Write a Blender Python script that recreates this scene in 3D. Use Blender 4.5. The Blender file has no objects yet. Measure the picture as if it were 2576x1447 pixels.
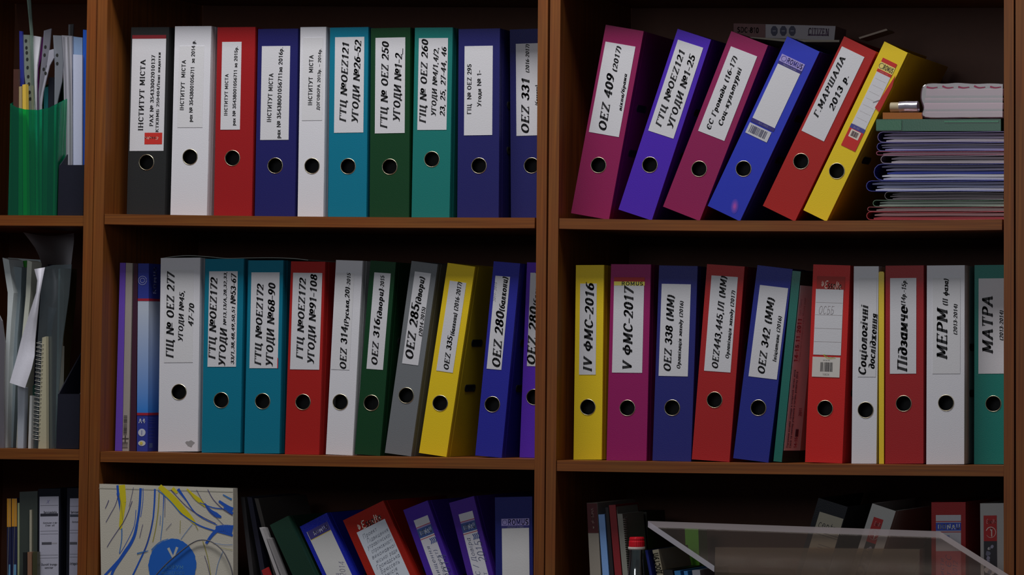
import bpy, bmesh, math, random
from mathutils import Vector, Matrix
random.seed(7)
S = bpy.context.scene
COL = S.collection
# ------------------------------------------------------------------ camera
W, H, F = 2576.0, 1447.0, 9000.0
VPX, VPY = 4600.0, 950.0          # where the depth lines of the cabinets meet
TX = 0.1035
PX, PY = VPX - F*TX, VPY - 513.0
CAM = Vector((0.0, -6.0, 1.32))
yc = Vector((VPX-PX, -(VPY-PY), -F)).normalized()
s_ = -0.002
xc = Vector((1.0, -s_, 0.0))
xc.z = -(xc.x*yc.x + xc.y*yc.y)/yc.z
xc.normalize()
zc = xc.cross(yc)
R = Matrix((xc, yc, zc))          # camera -> world rotation (rows are world axes in camera space)
cam = bpy.data.cameras.new('camera'); cam_o = bpy.data.objects.new('camera', cam); COL.objects.link(cam_o)
cam_o.matrix_world = Matrix.Translation(CAM) @ R.to_4x4()
cam.sensor_fit = 'HORIZONTAL'; cam.sensor_width = 36.0; cam.lens = F*36.0/W
cam.shift_x = (W/2-PX)/W; cam.shift_y = (PY-H/2)/W
cam.clip_start = 0.05; cam.clip_end = 50
S.camera = cam_o
# ------------------------------------------------------------------ light
S.view_settings.view_transform = 'Standard'; S.view_settings.look = 'None'
S.view_settings.gamma = 1.0; S.view_settings.use_curve_mapping = False
S.view_settings.exposure = 0.0
wd = bpy.data.worlds.new('world'); S.world = wd; wd.use_nodes = True
wd.node_tree.nodes['Background'].inputs[0].default_value = (0.75, 0.85, 1.0, 1)
wd.node_tree.nodes['Background'].inputs[1].default_value = 0.048
def area(name, loc, target, sx, sy, power, col):
    l = bpy.data.lights.new(name, 'AREA'); l.shape = 'RECTANGLE'; l.size = sx; l.size_y = sy
    l.energy = power; l.color = col
    o = bpy.data.objects.new(name, l); COL.objects.link(o); o.location = loc
    o.rotation_euler = (Vector(target)-Vector(loc)).to_track_quat('-Z', 'Y').to_euler()
    return o
area('ceiling_lamp', (-2.6, -0.80, 3.5), (-2.6, 0, 1.2), 2.0, 0.40, 47, (1.0, 0.97, 0.95))
area('front_fill', (-2.1, -3.8, 2.3), (-2.2, 0, 1.3), 1.4, 1.2, 16.5, (0.93, 0.97, 1.0))  # added soft fill from the front, evens out the rows below the lamp

# ------------------------------------------------------------------ helpers
def px(x, y, Y=0.0):
    """the point of the plane Y (metres behind the cabinet fronts) that stands at photograph position x, y"""
    d = R @ Vector((x-PX, -(y-PY), -F))
    return CAM + d*((Y-CAM.y)/d.y)
ZT = {0:(1,0,0), 1:(2.412,0,0), 2:(2.5393,300,30), 3:(2.5382,740,30), 4:(2.4533,1400,30), 5:(2.4529,1960,30),
      6:(2.2619,0,560), 7:(2.4121,280,600), 8:(2.4117,820,600), 9:(2.4125,1400,620), 10:(2.4119,1940,620),
      11:(4.427,0,1120), 12:(4.954,220,1180), 13:(3.3895,640,1180), 14:(4.6,1400,1180), 15:(3.8107,1900,1180), 16:(3.157,1760,0)}
def zp(z, p):
    s, ox, oy = ZT[z]
    return (p[0]/s+ox, p[1]/s+oy)
def lin(c):
    c /= 255.0
    return c/12.92 if c <= 0.04045 else ((c+0.055)/1.055)**2.4
K = 2.05
MATS = {}
def nodes_of(name):
    m = bpy.data.materials.new(name); m.use_nodes = True
    n = m.node_tree.nodes; return m, n, m.node_tree.links, n['Principled BSDF']
def paint(rgb, rough=0.5, bump=0.0, scale=400.0, var=0.06, metal=0.0, spec=0.5, key='paint'):
    """plain coloured stuff with a faint mottle and grain; rgb is the 8-bit colour as it looks in the room light"""
    k = (key, rgb, rough, bump, scale, var, metal)
    if k in MATS: return MATS[k]
    m, n, l, p = nodes_of(key)
    base = [min(0.9, lin(c)*K) for c in rgb]
    tc = n.new('ShaderNodeTexCoord'); no = n.new('ShaderNodeTexNoise')
    no.inputs['Scale'].default_value = scale; no.inputs['Detail'].default_value = 3
    l.new(tc.outputs['Object'], no.inputs['Vector'])
    mx = n.new('ShaderNodeMix'); mx.data_type = 'RGBA'
    mx.inputs['A'].default_value = [c*(1-var) for c in base]+[1]
    mx.inputs['B'].default_value = [min(1, c*(1+var)) for c in base]+[1]
    l.new(no.outputs['Fac'], mx.inputs['Factor']); l.new(mx.outputs['Result'], p.inputs['Base Color'])
    p.inputs['Roughness'].default_value = rough; p.inputs['Metallic'].default_value = metal
    p.inputs['Specular IOR Level'].default_value = spec
    if bump:
        b = n.new('ShaderNodeBump'); b.inputs['Strength'].default_value = bump; b.inputs['Distance'].default_value = 0.001
        l.new(no.outputs['Fac'], b.inputs['Height']); l.new(b.outputs['Normal'], p.inputs['Normal'])
    MATS[k] = m; return m
def wood(axis):
    k = ('wood', axis)
    if k in MATS: return MATS[k]
    m, n, l, p = nodes_of('wood_laminate')
    tc = n.new('ShaderNodeTexCoord'); mp = n.new('ShaderNodeMapping'); no = n.new('ShaderNodeTexNoise'); no2 = n.new('ShaderNodeTexNoise')
    sc = {'x': (3, 90, 160), 'z': (160, 90, 3)}[axis]
    mp.inputs['Scale'].default_value = sc; no.inputs['Scale'].default_value = 1.6; no.inputs['Detail'].default_value = 5
    no2.inputs['Scale'].default_value = 9.0
    l.new(tc.outputs['Object'], mp.inputs['Vector']); l.new(mp.outputs['Vector'], no.inputs['Vector']); l.new(tc.outputs['Object'], no2.inputs['Vector'])
    cr = n.new('ShaderNodeValToRGB'); e = cr.color_ramp.elements
    a = [lin(c)*K for c in (78, 42, 15)]; b = [lin(c)*K for c in (101, 58, 20)]
    e[0].position = 0.3; e[0].color = a+[1]; e[1].position = 0.72; e[1].color = b+[1]
    l.new(no.outputs['Fac'], cr.inputs['Fac'])
    mx = n.new('ShaderNodeMix'); mx.data_type = 'RGBA'; mx.blend_type = 'MULTIPLY'
    rr = n.new('ShaderNodeValToRGB'); rr.color_ramp.elements[0].color = (1.0, .86, .8, 1); rr.color_ramp.elements[1].color = (0.97, 1, 1, 1)
    rr.color_ramp.elements[0].position = .35; rr.color_ramp.elements[1].position = .65
    l.new(no2.outputs['Fac'], rr.inputs['Fac']); mx.inputs['Factor'].default_value = 1.0
    l.new(cr.outputs['Color'], mx.inputs['A']); l.new(rr.outputs['Color'], mx.inputs['B']); l.new(mx.outputs['Result'], p.inputs['Base Color'])
    p.inputs['Roughness'].default_value = 0.5; p.inputs['Specular IOR Level'].default_value = 0.35
    MATS[k] = m; return m
def clear(rgb, tint=0.85, gloss=0.12, rough=0.15, body=0.12, key='clear_plastic', fres=1.0):
    """thin clear or tinted plastic: see-through film, some of its own colour, and a gloss"""
    k = (key, rgb, tint, gloss, rough, body, fres)
    if k in MATS: return MATS[k]
    m, n, l, p = nodes_of(key); n.remove(p)
    out = n['Material Output']; c = [lin(v)*K for v in rgb]; mxv = max(c)
    t = n.new('ShaderNodeBsdfTransparent'); t.inputs[0].default_value = [1-tint+tint*v/mxv for v in c]+[1]
    d = n.new('ShaderNodeBsdfDiffuse'); d.inputs[0].default_value = [min(1, v) for v in c]+[1]
    g = n.new('ShaderNodeBsdfGlossy'); g.inputs['Roughness'].default_value = rough; g.inputs[0].default_value = (1, 1, 1, 1)
    fr = n.new('ShaderNodeFresnel'); fr.inputs[0].default_value = 1.49
    ma = n.new('ShaderNodeMath'); ma.operation = 'MULTIPLY_ADD'; ma.inputs[1].default_value = fres; ma.inputs[2].default_value = gloss*0.4
    l.new(fr.outputs[0], ma.inputs[0])
    m1 = n.new('ShaderNodeMixShader'); m1.inputs[0].default_value = body
    l.new(t.outputs[0], m1.inputs[1]); l.new(d.outputs[0], m1.inputs[2])
    m2 = n.new('ShaderNodeMixShader'); l.new(ma.outputs[0], m2.inputs[0]); l.new(m1.outputs[0], m2.inputs[1]); l.new(g.outputs[0], m2.inputs[2])
    l.new(m2.outputs[0], out.inputs['Surface'])
    MATS[k] = m; return m
def mesh_obj(name, verts, faces, mats, parent=None, mi=None, smooth=False):
    me = bpy.data.meshes.new(name); me.from_pydata([tuple(v) for v in verts], [], faces)
    if not isinstance(mats, (list, tuple)): mats = [mats]
    for m in mats: me.materials.append(m)
    if mi: me.polygons.foreach_set('material_index', mi)
    if smooth: me.polygons.foreach_set('use_smooth', [True]*len(faces))
    me.update()
    o = bpy.data.objects.new(name, me); COL.objects.link(o)
    if parent: o.parent = parent
    return o
def empty(name, loc, ry=0.0, rz=0.0):
    o = bpy.data.objects.new(name, None); COL.objects.link(o); o.location = loc; o.rotation_euler = (0, ry, rz)
    o.empty_display_size = 0.05
    return o
def tag(o, label, cat, group=None):
    o['label'] = label; o['category'] = cat
    if group: o['group'] = group
    return o
class MB:
    def __init__(s): s.v = []; s.f = []; s.m = []
    def add(s, vs, fs, mi=0):
        b = len(s.v); s.v += [tuple(v) for v in vs]; s.f += [tuple(i+b for i in f) for f in fs]; s.m += [mi]*len(fs)
        return s
    def box(s, x0, x1, y0, y1, z0, z1, mi=0, bev=0.0):
        if bev:
            bm = bmesh.new(); bmesh.ops.create_cube(bm, size=1)
            for v in bm.verts:
                v.co = Vector(((x0+x1)/2+v.co.x*(x1-x0), (y0+y1)/2+v.co.y*(y1-y0), (z0+z1)/2+v.co.z*(z1-z0)))
            bmesh.ops.bevel(bm, geom=list(bm.edges), offset=bev, segments=2, affect='EDGES', profile=0.5)
            bm.verts.index_update(); s.add([v.co.copy() for v in bm.verts], [[v.index for v in f.verts] for f in bm.faces], mi); bm.free()
            return s
        vs = [(x, y, z) for x in (x0, x1) for y in (y0, y1) for z in (z0, z1)]
        return s.add(vs, [(0,1,3,2), (4,6,7,5), (0,4,5,1), (2,3,7,6), (0,2,6,4), (1,5,7,3)], mi)
    def prism(s, poly, y0, y1, mi=0):
        """polygon in x,z (counter-clockwise seen from the front) pushed from y0 back to y1"""
        n = len(poly); vs = [(x, y0, z) for x, z in poly]+[(x, y1, z) for x, z in poly]
        fs = [tuple(range(n)), tuple(range(2*n-1, n-1, -1))]+[(i, i+n, (i+1) % n+n, (i+1) % n) for i in range(n)]
        return s.add(vs, fs, mi)
    def vprism(s, poly, z0, z1, mi=0):
        n = len(poly); vs = [(x, y, z0) for x, y in poly]+[(x, y, z1) for x, y in poly]
        fs = [tuple(range(n-1, -1, -1)), tuple(range(n, 2*n))]+[(i, (i+1) % n, (i+1) % n+n, i+n) for i in range(n)]
        return s.add(vs, fs, mi)
    def tube(s, pts, r, k=8, mi=0, closed=False):
        pts = [Vector(p) for p in pts]; n = len(pts); vs = []
        for i, p in enumerate(pts):
            a = pts[(i-1) % n] if (closed or i) else p; b = pts[(i+1) % n] if (closed or i < n-1) else p
            t = (b-a).normalized(); u = t.cross(Vector((0, 1, 0)));
            if u.length < .1: u = t.cross(Vector((0, 0, 1)))
            u.normalize(); w = t.cross(u)
            for j in range(k):
                an = 2*math.pi*j/k; vs.append(p+r*(math.cos(an)*u+math.sin(an)*w))
        fs = []
        for i in range(n if closed else n-1):
            for j in range(k):
                i2 = (i+1) % n; fs.append((i*k+j, i*k+(j+1) % k, i2*k+(j+1) % k, i2*k+j))
        if not closed: fs += [tuple(range(k-1, -1, -1)), tuple(range((n-1)*k, n*k))]
        return s.add(vs, fs, mi)
    def lathe(s, prof, cx, cy, k=32, mi=0):
        n = len(prof); vs = []
        for j in range(k):
            a = 2*math.pi*j/k
            vs += [(cx+r*math.cos(a), cy+r*math.sin(a), z) for r, z in prof]
        fs = [(j*n+i, ((j+1) % k)*n+i, ((j+1) % k)*n+i+1, j*n+i+1) for j in range(k) for i in range(n-1)]
        return s.add(vs, fs, mi)
    def obj(s, name, mats, parent=None, smooth=False):
        return mesh_obj(name, s.v, s.f, mats, parent, s.m, smooth)

# ------------------------------------------------------------------ a small stroke font (Cyrillic, Latin, figures)
def arc(cx, cy, rx, ry, a0, a1, n=None):
    n = n or max(4, int(abs(a1-a0)/26))
    return [(cx+rx*math.cos(math.radians(a0+(a1-a0)*i/n)), cy+ry*math.sin(math.radians(a0+(a1-a0)*i/n))) for i in range(n+1)]
def L(t): return [tuple(float(c) for c in q.split(',')) for q in t.split()]
def G(w, *st, s='', t=''):
    """w advance; st strokes; s = serif centres; t = serif-only strokes"""
    return (w, [L(q) if isinstance(q, str) else q for q in st], L(s) if s else [], [L(q) for q in t.split('|')] if t else [])
FO = {
 'Г': G(72, '18,0 18,98 64,98', s='18,2 18,98', t='64,98 64,76'),
 'І': G(40, '20,0 20,100', s='20,2 20,98'),
 'Н': G(96, '20,0 20,100', '76,0 76,100', '20,51 76,51', s='20,2 20,98 76,2 76,98'),
 'С': G(84, arc(46,50,32,48,42,318), t='70,92 70,70'),
 'Т': G(84, '42,0 42,98', '10,98 74,98', s='42,2', t='10,98 10,76|74,98 74,76'),
 'И': G(96, '20,0 20,100', '76,0 76,100', '20,6 76,94', s='20,2 20,98 76,2 76,98'),
 'У': G(84, '14,98 44,40', '74,98 40,16 30,4 16,4', s='14,98 74,98'),
 'М': G(108, '20,0 20,98 54,20 88,98 88,0', s='20,2 88,2 18,98 90,98'),
 'А': G(94, '14,0 46,98 80,0', '26,34 68,34', s='14,2 80,2'),
 'Р': G(78, '20,0 20,98', '20,98 46,98', arc(46,74,22,24,90,-90), '46,50 20,50', s='20,2 20,98'),
 'Х': G(88, '16,0 74,100', '16,100 74,0', s='16,2 74,2 16,98 74,98'),
 '№': G(146, '16,0 16,98 74,2 74,98', arc(116,66,18,25,0,360), '96,24 136,24', s='16,2 74,98 14,98'),
 'К': G(88, '20,0 20,100', '20,50 36,50 70,98', '38,52 76,2', s='20,2 20,98 72,98 76,2'),
 'В': G(84, '20,0 20,98', '20,98 44,98', arc(44,75,18,23,90,-90), '20,52 46,52', arc(46,27,24,25,90,-90), '46,2 20,2', s='18,2 18,98'),
 'Б': G(82, '20,0 20,98', '20,98 66,98', '20,56 46,56', arc(46,29,24,27,90,-90), '46,2 20,2', s='18,2 18,98', t='66,98 66,80'),
 'О': G(94, arc(47,50,33,48,0,360)),
 'Ц': G(94, '20,100 20,2', '68,100 68,2', '20,2 84,2 84,-20', s='20,98 68,98'),
 'Д': G(94, '24,2 36,98 70,98', '70,98 70,2', '12,-20 12,2 82,2 82,-20', s='36,98 70,98'),
 'Z': G(82, '14,98 68,98 14,2 70,2', t='16,98 16,78|70,2 70,22'),
 'Е': G(82, '20,0 20,100', '20,98 66,98', '20,51 52,51', '20,2 70,2', s='18,2 18,98', t='66,98 66,80|70,2 70,22|52,60 52,42'),
 '1': G(64, '36,0 36,98 18,82', s='36,2'),
 '2': G(72, arc(36,72,22,26,165,-20)+L('52,52 14,4'), '14,2 62,2', t='62,2 62,14'),
 '3': G(70, arc(34,74,20,24,160,-90), arc(34,27,24,25,90,-165)),
 '4': G(74, '52,0 52,98 10,30 66,30', s='52,2'),
 '5': G(70, '58,98 22,98 18,54', arc(34,32,24,28,110,-160)),
 '6': G(72, arc(37,30,23,28,0,360), [(56,94),(38,92),(22,70),(14,44),(14,30)]),
 '7': G(68, '12,98 60,98 28,0', t='12,98 12,80'),
 '8': G(72, arc(36,75,19,23,0,360), arc(36,27,24,25,0,360)),
 '9': G(72, arc(36,70,23,28,0,360), [(16,6),(34,8),(50,30),(58,56),(59,70)]),
 '0': G(74, arc(37,50,24,48,0,360)),
 '.': G(34, '16,3 17,3'), ',': G(34, '17,4 15,-14'), '-': G(44, '8,38 36,38'), '–': G(66, '6,38 60,38'), '_': G(60, '2,-12 58,-12'),
 '/': G(50, '6,-8 44,104'), ' ': (42, [], [], []), ':': G(34, '16,3 17,3', '16,55 17,55'),
 '(': G(42, arc(44,42,28,66,130,230)), ')': G(42, arc(-4,42,28,66,50,-50)),
 'V': G(88, '14,98 44,2 74,98', s='14,98 74,98'),
 'Ф': G(104, '52,0 52,100', arc(52,50,38,30,0,360), s='52,2 52,98'),
 'Ш': G(124, '20,100 20,2 104,2 104,100', '62,2 62,100', s='20,98 62,98 104,98'),
 'Л': G(92, '12,4 22,10 36,98 72,98 72,0', s='72,2 72,98'),
 'П': G(94, '20,0 20,98 74,98 74,0', s='20,2 74,2 18,98 76,98'),
 'Є': G(84, arc(46,50,32,48,42,318), '16,51 56,51', t='70,92 70,70'),
 'D': G(90, '20,2 20,98 42,98', arc(42,50,34,48,90,-90), '42,2 20,2', s='18,2 18,98'),
 'N': G(96, '20,0 20,98 76,2 76,100', s='20,2 18,98 76,98'),
 'U': G(92, '20,100 20,36', arc(46,34,27,32,180,360), '73,34 73,100', s='20,98 73,98'),
 'R': G(88, '20,0 20,98 46,98', arc(46,74,22,24,90,-90), '46,50 20,50', '46,50 74,2', s='20,2 18,98 76,2'),
 'S': G(72, arc(36,73,22,25,30,270), arc(36,26,24,24,90,-150)),
 'G': G(90, arc(48,50,34,48,42,330), '78,26 78,46 54,46'),
 'X': None, 'J': G(60, '40,98 40,24', arc(24,24,16,22,0,-140)),
 'а': G(64, arc(30,32,20,30,20,340), '50,66 50,2 58,2'),
 'б': G(66, arc(34,30,22,28,0,360), [(12,32),(16,70),(32,88),(56,96)]),
 'в': G(62, '16,2 16,64 34,64', arc(34,50,14,14,90,-90), '16,36 36,36', arc(36,19,17,17,90,-90), '36,2 16,2', s=''),
 'г': G(54, '18,0 18,64 48,64', s='18,2', t='48,64 48,50'),
 'д': G(66, '20,2 26,64 50,64 50,2', '8,-16 8,2 60,2 60,-16'),
 'е': G(62, arc(32,33,21,31,-40,-360)+L('53,36 12,36')),
 'ж': G(86, '43,0 43,66', '12,64 43,34 10,2', '74,64 43,34 76,2', s='43,2 43,64'),
 'з': G(54, arc(26,48,15,16,150,-90), arc(26,18,17,16,90,-150)),
 'и': G(70, '18,66 18,2', '52,66 52,2', '18,6 52,62', s='18,2 52,2 18,64 52,64'),
 'й': G(70, '18,66 18,2', '52,66 52,2', '18,6 52,62', '24,88 35,80 46,88'),
 'і': G(34, '17,66 17,2', '17,88 18,88', s='17,2'),
 'ї': G(34, '17,66 17,2', '8,88 9,88', '26,88 27,88', s='17,2'),
 'к': G(64, '18,2 18,66', '18,34 28,34 50,64', '30,36 54,2', s='18,2 18,64'),
 'л': G(66, '8,4 16,8 26,64 48,64 48,2', s='48,2'),
 'м': G(80, '16,2 18,64 40,14 62,64 64,2', s='16,2 64,2'),
 'н': G(70, '18,2 18,66', '52,2 52,66', '18,34 52,34', s='18,2 52,2 18,64 52,64'),
 'о': G(66, arc(33,33,22,31,0,360)),
 'п': G(70, '18,2 18,64 52,64 52,2', s='18,2 52,2'),
 'р': G(68, '18,-30 18,66', arc(34,33,20,30,150,-150), s='18,-28'),
 'с': G(58, arc(32,33,21,31,45,315)),
 'т': G(62, '31,2 31,64', '10,64 52,64', s='31,2', t='10,64 10,52|52,64 52,52'),
 'у': G(62, '14,64 32,16', '52,64 26,-18 16,-28 8,-26', s='14,64 52,64'),
 'ф': G(84, '42,-30 42,92', arc(42,33,29,30,0,360), s='42,-28'),
 'х': G(62, '12,2 50,64', '12,64 50,2', s='12,2 50,2 12,64 50,64'),
 'ц': G(70, '18,66 18,2 60,2 60,-16', '50,66 50,2', s='18,64 50,64'),
 'ч': G(64, '14,66 14,44', arc(30,44,16,14,180,270), '30,30 48,32', '48,66 48,2', s='48,2'),
 'ш': G(88, '18,66 18,2 72,2 72,66', '45,2 45,66', s='18,64 45,64 72,64'),
 'щ': G(94, '18,66 18,2 82,2 82,-16', '45,2 45,66', '72,66 72,2'),
 'ь': G(60, '18,66 18,2 34,2', arc(34,18,15,16,-90,90), '34,35 18,35', s='18,64'),
 'я': G(64, '48,2 48,64 32,64', arc(30,48,16,15,90,270), '30,33 48,33', '32,33 14,2', s='48,2'),
 'ю': G(90, '16,2 16,66', '16,34 34,34', arc(54,33,20,31,0,360)),
 'є': G(58, arc(32,33,21,31,45,315), '12,34 38,34'),
 's': G(56, arc(27,48,15,15,30,270), arc(27,17,17,15,90,-150)),
 'l': G(32, '16,0 16,100'), 't': G(44, '20,90 20,14 26,3 38,4', '6,66 38,66'),
 'n': G(66, '16,2 16,66', arc(33,42,18,22,170,0), '51,42 51,2'), 'r': G(46, '16,2 16,66', arc(34,46,18,18,170,60)),
 'u': G(66, '16,66 16,26', arc(33,24,17,21,180,360), '50,66 50,2'), 'h': G(66, '16,2 16,98', arc(33,42,18,22,170,0), '51,42 51,2'),
 'f': G(42, '18,2 18,80', arc(32,80,14,16,180,80), '6,64 34,64'), 'd': G(66, arc(30,32,20,30,0,360), '50,98 50,2'),
 'm': G(100, '16,2 16,66', arc(32,44,17,20,170,0), '49,44 49,2', arc(66,44,17,20,170,0), '83,44 83,2'),
 'v': G(60, '10,66 30,2 50,66'), 'g': G(66, arc(30,32,20,30,0,360), '50,66 50,-14', arc(32,-14,18,14,0,-150)),
 'w': G(86, '8,66 24,2 42,60 60,2 76,66'), 'k': G(62, '16,2 16,98', '16,34 50,66', '26,42 52,2'),
}
for a, b in zip('IHCTMAPXKBOE', 'ІНСТМАРХКВОЕ'): FO[a] = FO[b]
for a, b in zip('aecopxyi', 'аесорхуі'): FO[a] = FO[b]
FO['L'] = G(74, '20,100 20,2 64,2'); FO['Я'] = G(84, '66,0 66,98 40,98', arc(40,74,22,24,90,270), '40,50 66,50', '40,50 16,2')
ITAL = {'и': G(66, '16,66 16,22', arc(31,20,15,18,180,340), '50,66 50,2 60,4'), 'т': FO['m'], 'п': FO['n'],
        'д': G(64, arc(32,30,21,28,0,360), [(53,34),(50,70),(34,92),(12,94)]),
        'г': G(50, arc(27,48,15,15,150,-70), arc(27,17,16,15,110,330)),
        'ц': G(70, '16,66 16,22', arc(31,20,15,18,180,340), '50,66 50,2 60,2 60,-16')}
STY = {'I': (13.0, 6.2, 0.22, True), 'S': (11.5, 5.8, 0.0, True), 'N': (9.8, 9.0, 0.0, False), 'B': (9.5, 8.0, 0.0, False),
       'H': (3.6, 3.4, 0.25, False), 'T': (4.0, 3.8, 0.0, False), 'J': (8.0, 7.0, 0.2, False)}
NIB = [(math.cos(a), math.sin(a)) for a in [math.pi/4*i+math.pi/8 for i in range(8)]]
def hull(ps):
    ps = sorted(set(ps))
    def half(it):
        o = []
        for p in it:
            while len(o) > 1 and (o[-1][0]-o[-2][0])*(p[1]-o[-2][1])-(o[-1][1]-o[-2][1])*(p[0]-o[-2][0]) <= 1e-9: o.pop()
            o.append(p)
        return o
    a = half(ps); b = half(ps[::-1]); return a[:-1]+b[:-1]
def text_polys(s, style):
    """polygons of a line of text, cap height 100, and its length"""
    nx, ny, sh, serif = STY[style]; x0 = 0.0; out = []
    for ch in s:
        g = (ITAL.get(ch) if style in 'I' else None) or FO.get(ch) or FO['-']
        w, st, se, ts = g
        def put(pts, ax, ay):
            for a, b in zip(pts[:-1], pts[1:]):
                ps = [(x0+p[0]+ax*n[0]+sh*(p[1]+ay*n[1]), p[1]+ay*n[1]) for p in (a, b) for n in NIB]
                out.append(hull([(round(u, 2), round(v, 2)) for u, v in ps]))
        for q in st: put(q, nx, ny)
        if serif:
            for q in ts: put(q, 4, 3)
            for (sx, sy) in se: put([(sx-15, sy), (sx+15, sy)], 3, 3.2)
        x0 += w+(6 if serif else 2)+ (4 if style == 'B' else 0)
    return out, x0
class Ink:
    """flat print gathered into one mesh, in a local x,z frame at depth y"""
    def __init__(s, y): s.mb = MB(); s.y = y; s.mats = []
    def mi(s, rgb):
        m = paint(rgb, 0.6, 0, 300, 0.04, key='ink')
        if m not in s.mats: s.mats.append(m)
        return s.mats.index(m)
    def poly(s, pts, rgb, dy=0.0):
        a = sum(pts[i][0]*pts[(i+1) % len(pts)][1]-pts[(i+1) % len(pts)][0]*pts[i][1] for i in range(len(pts)))
        if a < 0: pts = pts[::-1]
        s.mb.add([(x, s.y-dy, z) for x, z in pts], [tuple(range(len(pts)))], s.mi(rgb))
    def rect(s, x0, z0, x1, z1, rgb, dy=0.0): s.poly([(x0, z0), (x1, z0), (x1, z1), (x0, z1)], rgb, dy)
    def text(s, t, p0, p1, h, style, rgb=(22, 22, 24), dy=0.0002):
        polys, ln = text_polys(t, style)
        dx, dz = p1[0]-p0[0], p1[1]-p0[1]; l = math.hypot(dx, dz); ux, uz = dx/l, dz/l; vx, vz = -uz, ux
        kx = l/max(ln-8, 1); ky = h/100.0; mi = s.mi(rgb)
        for q in polys:
            s.mb.add([(p0[0]+ux*kx*a+vx*ky*(b-50), s.y-dy, p0[1]+uz*kx*a+vz*ky*(b-50)) for a, b in q], [tuple(range(len(q)))], mi)
    def stroke(s, pts, w0, w1, rgb, dy=0.0002, taper=False):
        pts = smooth(pts, 5); n = len(pts)
        for i in range(n-1):
            a, b = pts[i], pts[i+1]; l = math.hypot(b[0]-a[0], b[1]-a[1]) or 1e-9
            nx, nz = -(b[1]-a[1])/l, (b[0]-a[0])/l
            wa = (w0+(w1-w0)*i/(n-1))/2; wb = (w0+(w1-w0)*(i+1)/(n-1))/2
            s.poly([(a[0]+nx*wa, a[1]+nz*wa), (b[0]+nx*wb, b[1]+nz*wb), (b[0]-nx*wb, b[1]-nz*wb), (a[0]-nx*wa, a[1]-nz*wa)], rgb, dy)
    def bars(s, x0, z0, x1, z1, n, rgb=(25, 25, 28), vertical=True, dy=0.0003):
        rnd = random.Random(n)
        c = 0.0; ws = [rnd.choice((1, 1, 2, 3)) for _ in range(2*n)]; tot = sum(ws)
        for i, w in enumerate(ws):
            a, b = c/tot, (c+w)/tot; c += w
            if i % 2: continue
            if vertical: s.rect(x0+(x1-x0)*a, z0, x0+(x1-x0)*b, z1, rgb, dy)
            else: s.rect(x0, z0+(z1-z0)*a, x1, z0+(z1-z0)*b, rgb, dy)
    def obj(s, name, parent): 
        return s.mb.obj(name, s.mats, parent) if s.mb.f else None
def smooth(pts, k=6):
    if len(pts) < 3: return pts
    P = [pts[0]]+list(pts)+[pts[-1]]; o = []
    for i in range(1, len(P)-2):
        a, b, c, d = P[i-1], P[i], P[i+1], P[i+2]
        for j in range(k):
            t = j/k
            o.append(tuple(0.5*((2*b[q])+(-a[q]+c[q])*t+(2*a[q]-5*b[q]+4*c[q]-d[q])*t*t+(-a[q]+3*b[q]-3*c[q]+d[q])*t**3) for q in range(len(a))))
    o.append(tuple(pts[-1])); return o

# ------------------------------------------------------------------ setting
ZF = 0.0
fm, n, l, p = nodes_of('parquet')
tc = n.new('ShaderNodeTexCoord'); no = n.new('ShaderNodeTexNoise'); no.inputs['Scale'].default_value = 6; l.new(tc.outputs['Object'], no.inputs['Vector'])
cr = n.new('ShaderNodeValToRGB'); cr.color_ramp.elements[0].color = (.10, .06, .035, 1); cr.color_ramp.elements[1].color = (.16, .10, .06, 1)
l.new(no.outputs['Fac'], cr.inputs['Fac']); l.new(cr.outputs['Color'], p.inputs['Base Color']); p.inputs['Roughness'].default_value = .6
o = MB().box(-5.0, 0.6, -6.6, 0.42, -0.05, 0.0).obj('floor', fm); o['kind'] = 'structure'
o = MB().box(-5.0, 0.6, 0.42, 0.52, 0.0, 3.7).obj('wall_back', paint((120, 116, 105), .8, .2, 60, .05, key='wall_paint')); o['kind'] = 'structure'

# ------------------------------------------------------------------ bookcases
YB = 0.365                                  # face of the back panels
def vline(x_top, x_bot):                    # world x of a vertical board edge: its place at the top and bottom of the picture
    a, b = px(x_top, 0), px(x_bot, 1447)
    return lambda z: a.x+(b.x-a.x)*(max(z, b.z)-a.z)/(b.z-a.z)      # plumb below the part in view
ZTOP = px(1300, -62).z
EDGE = {'A0': vline(-252, -290), 'A1': vline(-226, -266), 'A2': vline(219.5, 194.3), 'A3': vline(243.7, 216.6),
        'B0': vline(245.5, 218.2), 'B1': vline(270.5, 245), 'B2': vline(1353.6, 1342.5), 'B3': vline(1378.5, 1368.0),
        'C0': vline(1384.3, 1371.3), 'C1': vline(1410, 1396), 'C2': vline(2525.6, 2525), 'C3': vline(2550, 2551),
        'D0': vline(2554.5, 2556), 'D1': vline(2580, 2583), 'D2': vline(3560, 3580), 'D3': vline(3586, 3606)}
SH = {}                                     # shelf top height as a function of x
def shelf_fn(xl, yl, xr, yr, sag):
    a, b = px(xl, yl), px(xr, yr); sg = sag/1500.0
    def f(x):
        t = (x-a.x)/(b.x-a.x); return a.z+(b.z-a.z)*t-4*sg*t*(1-t)
    return f
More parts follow.
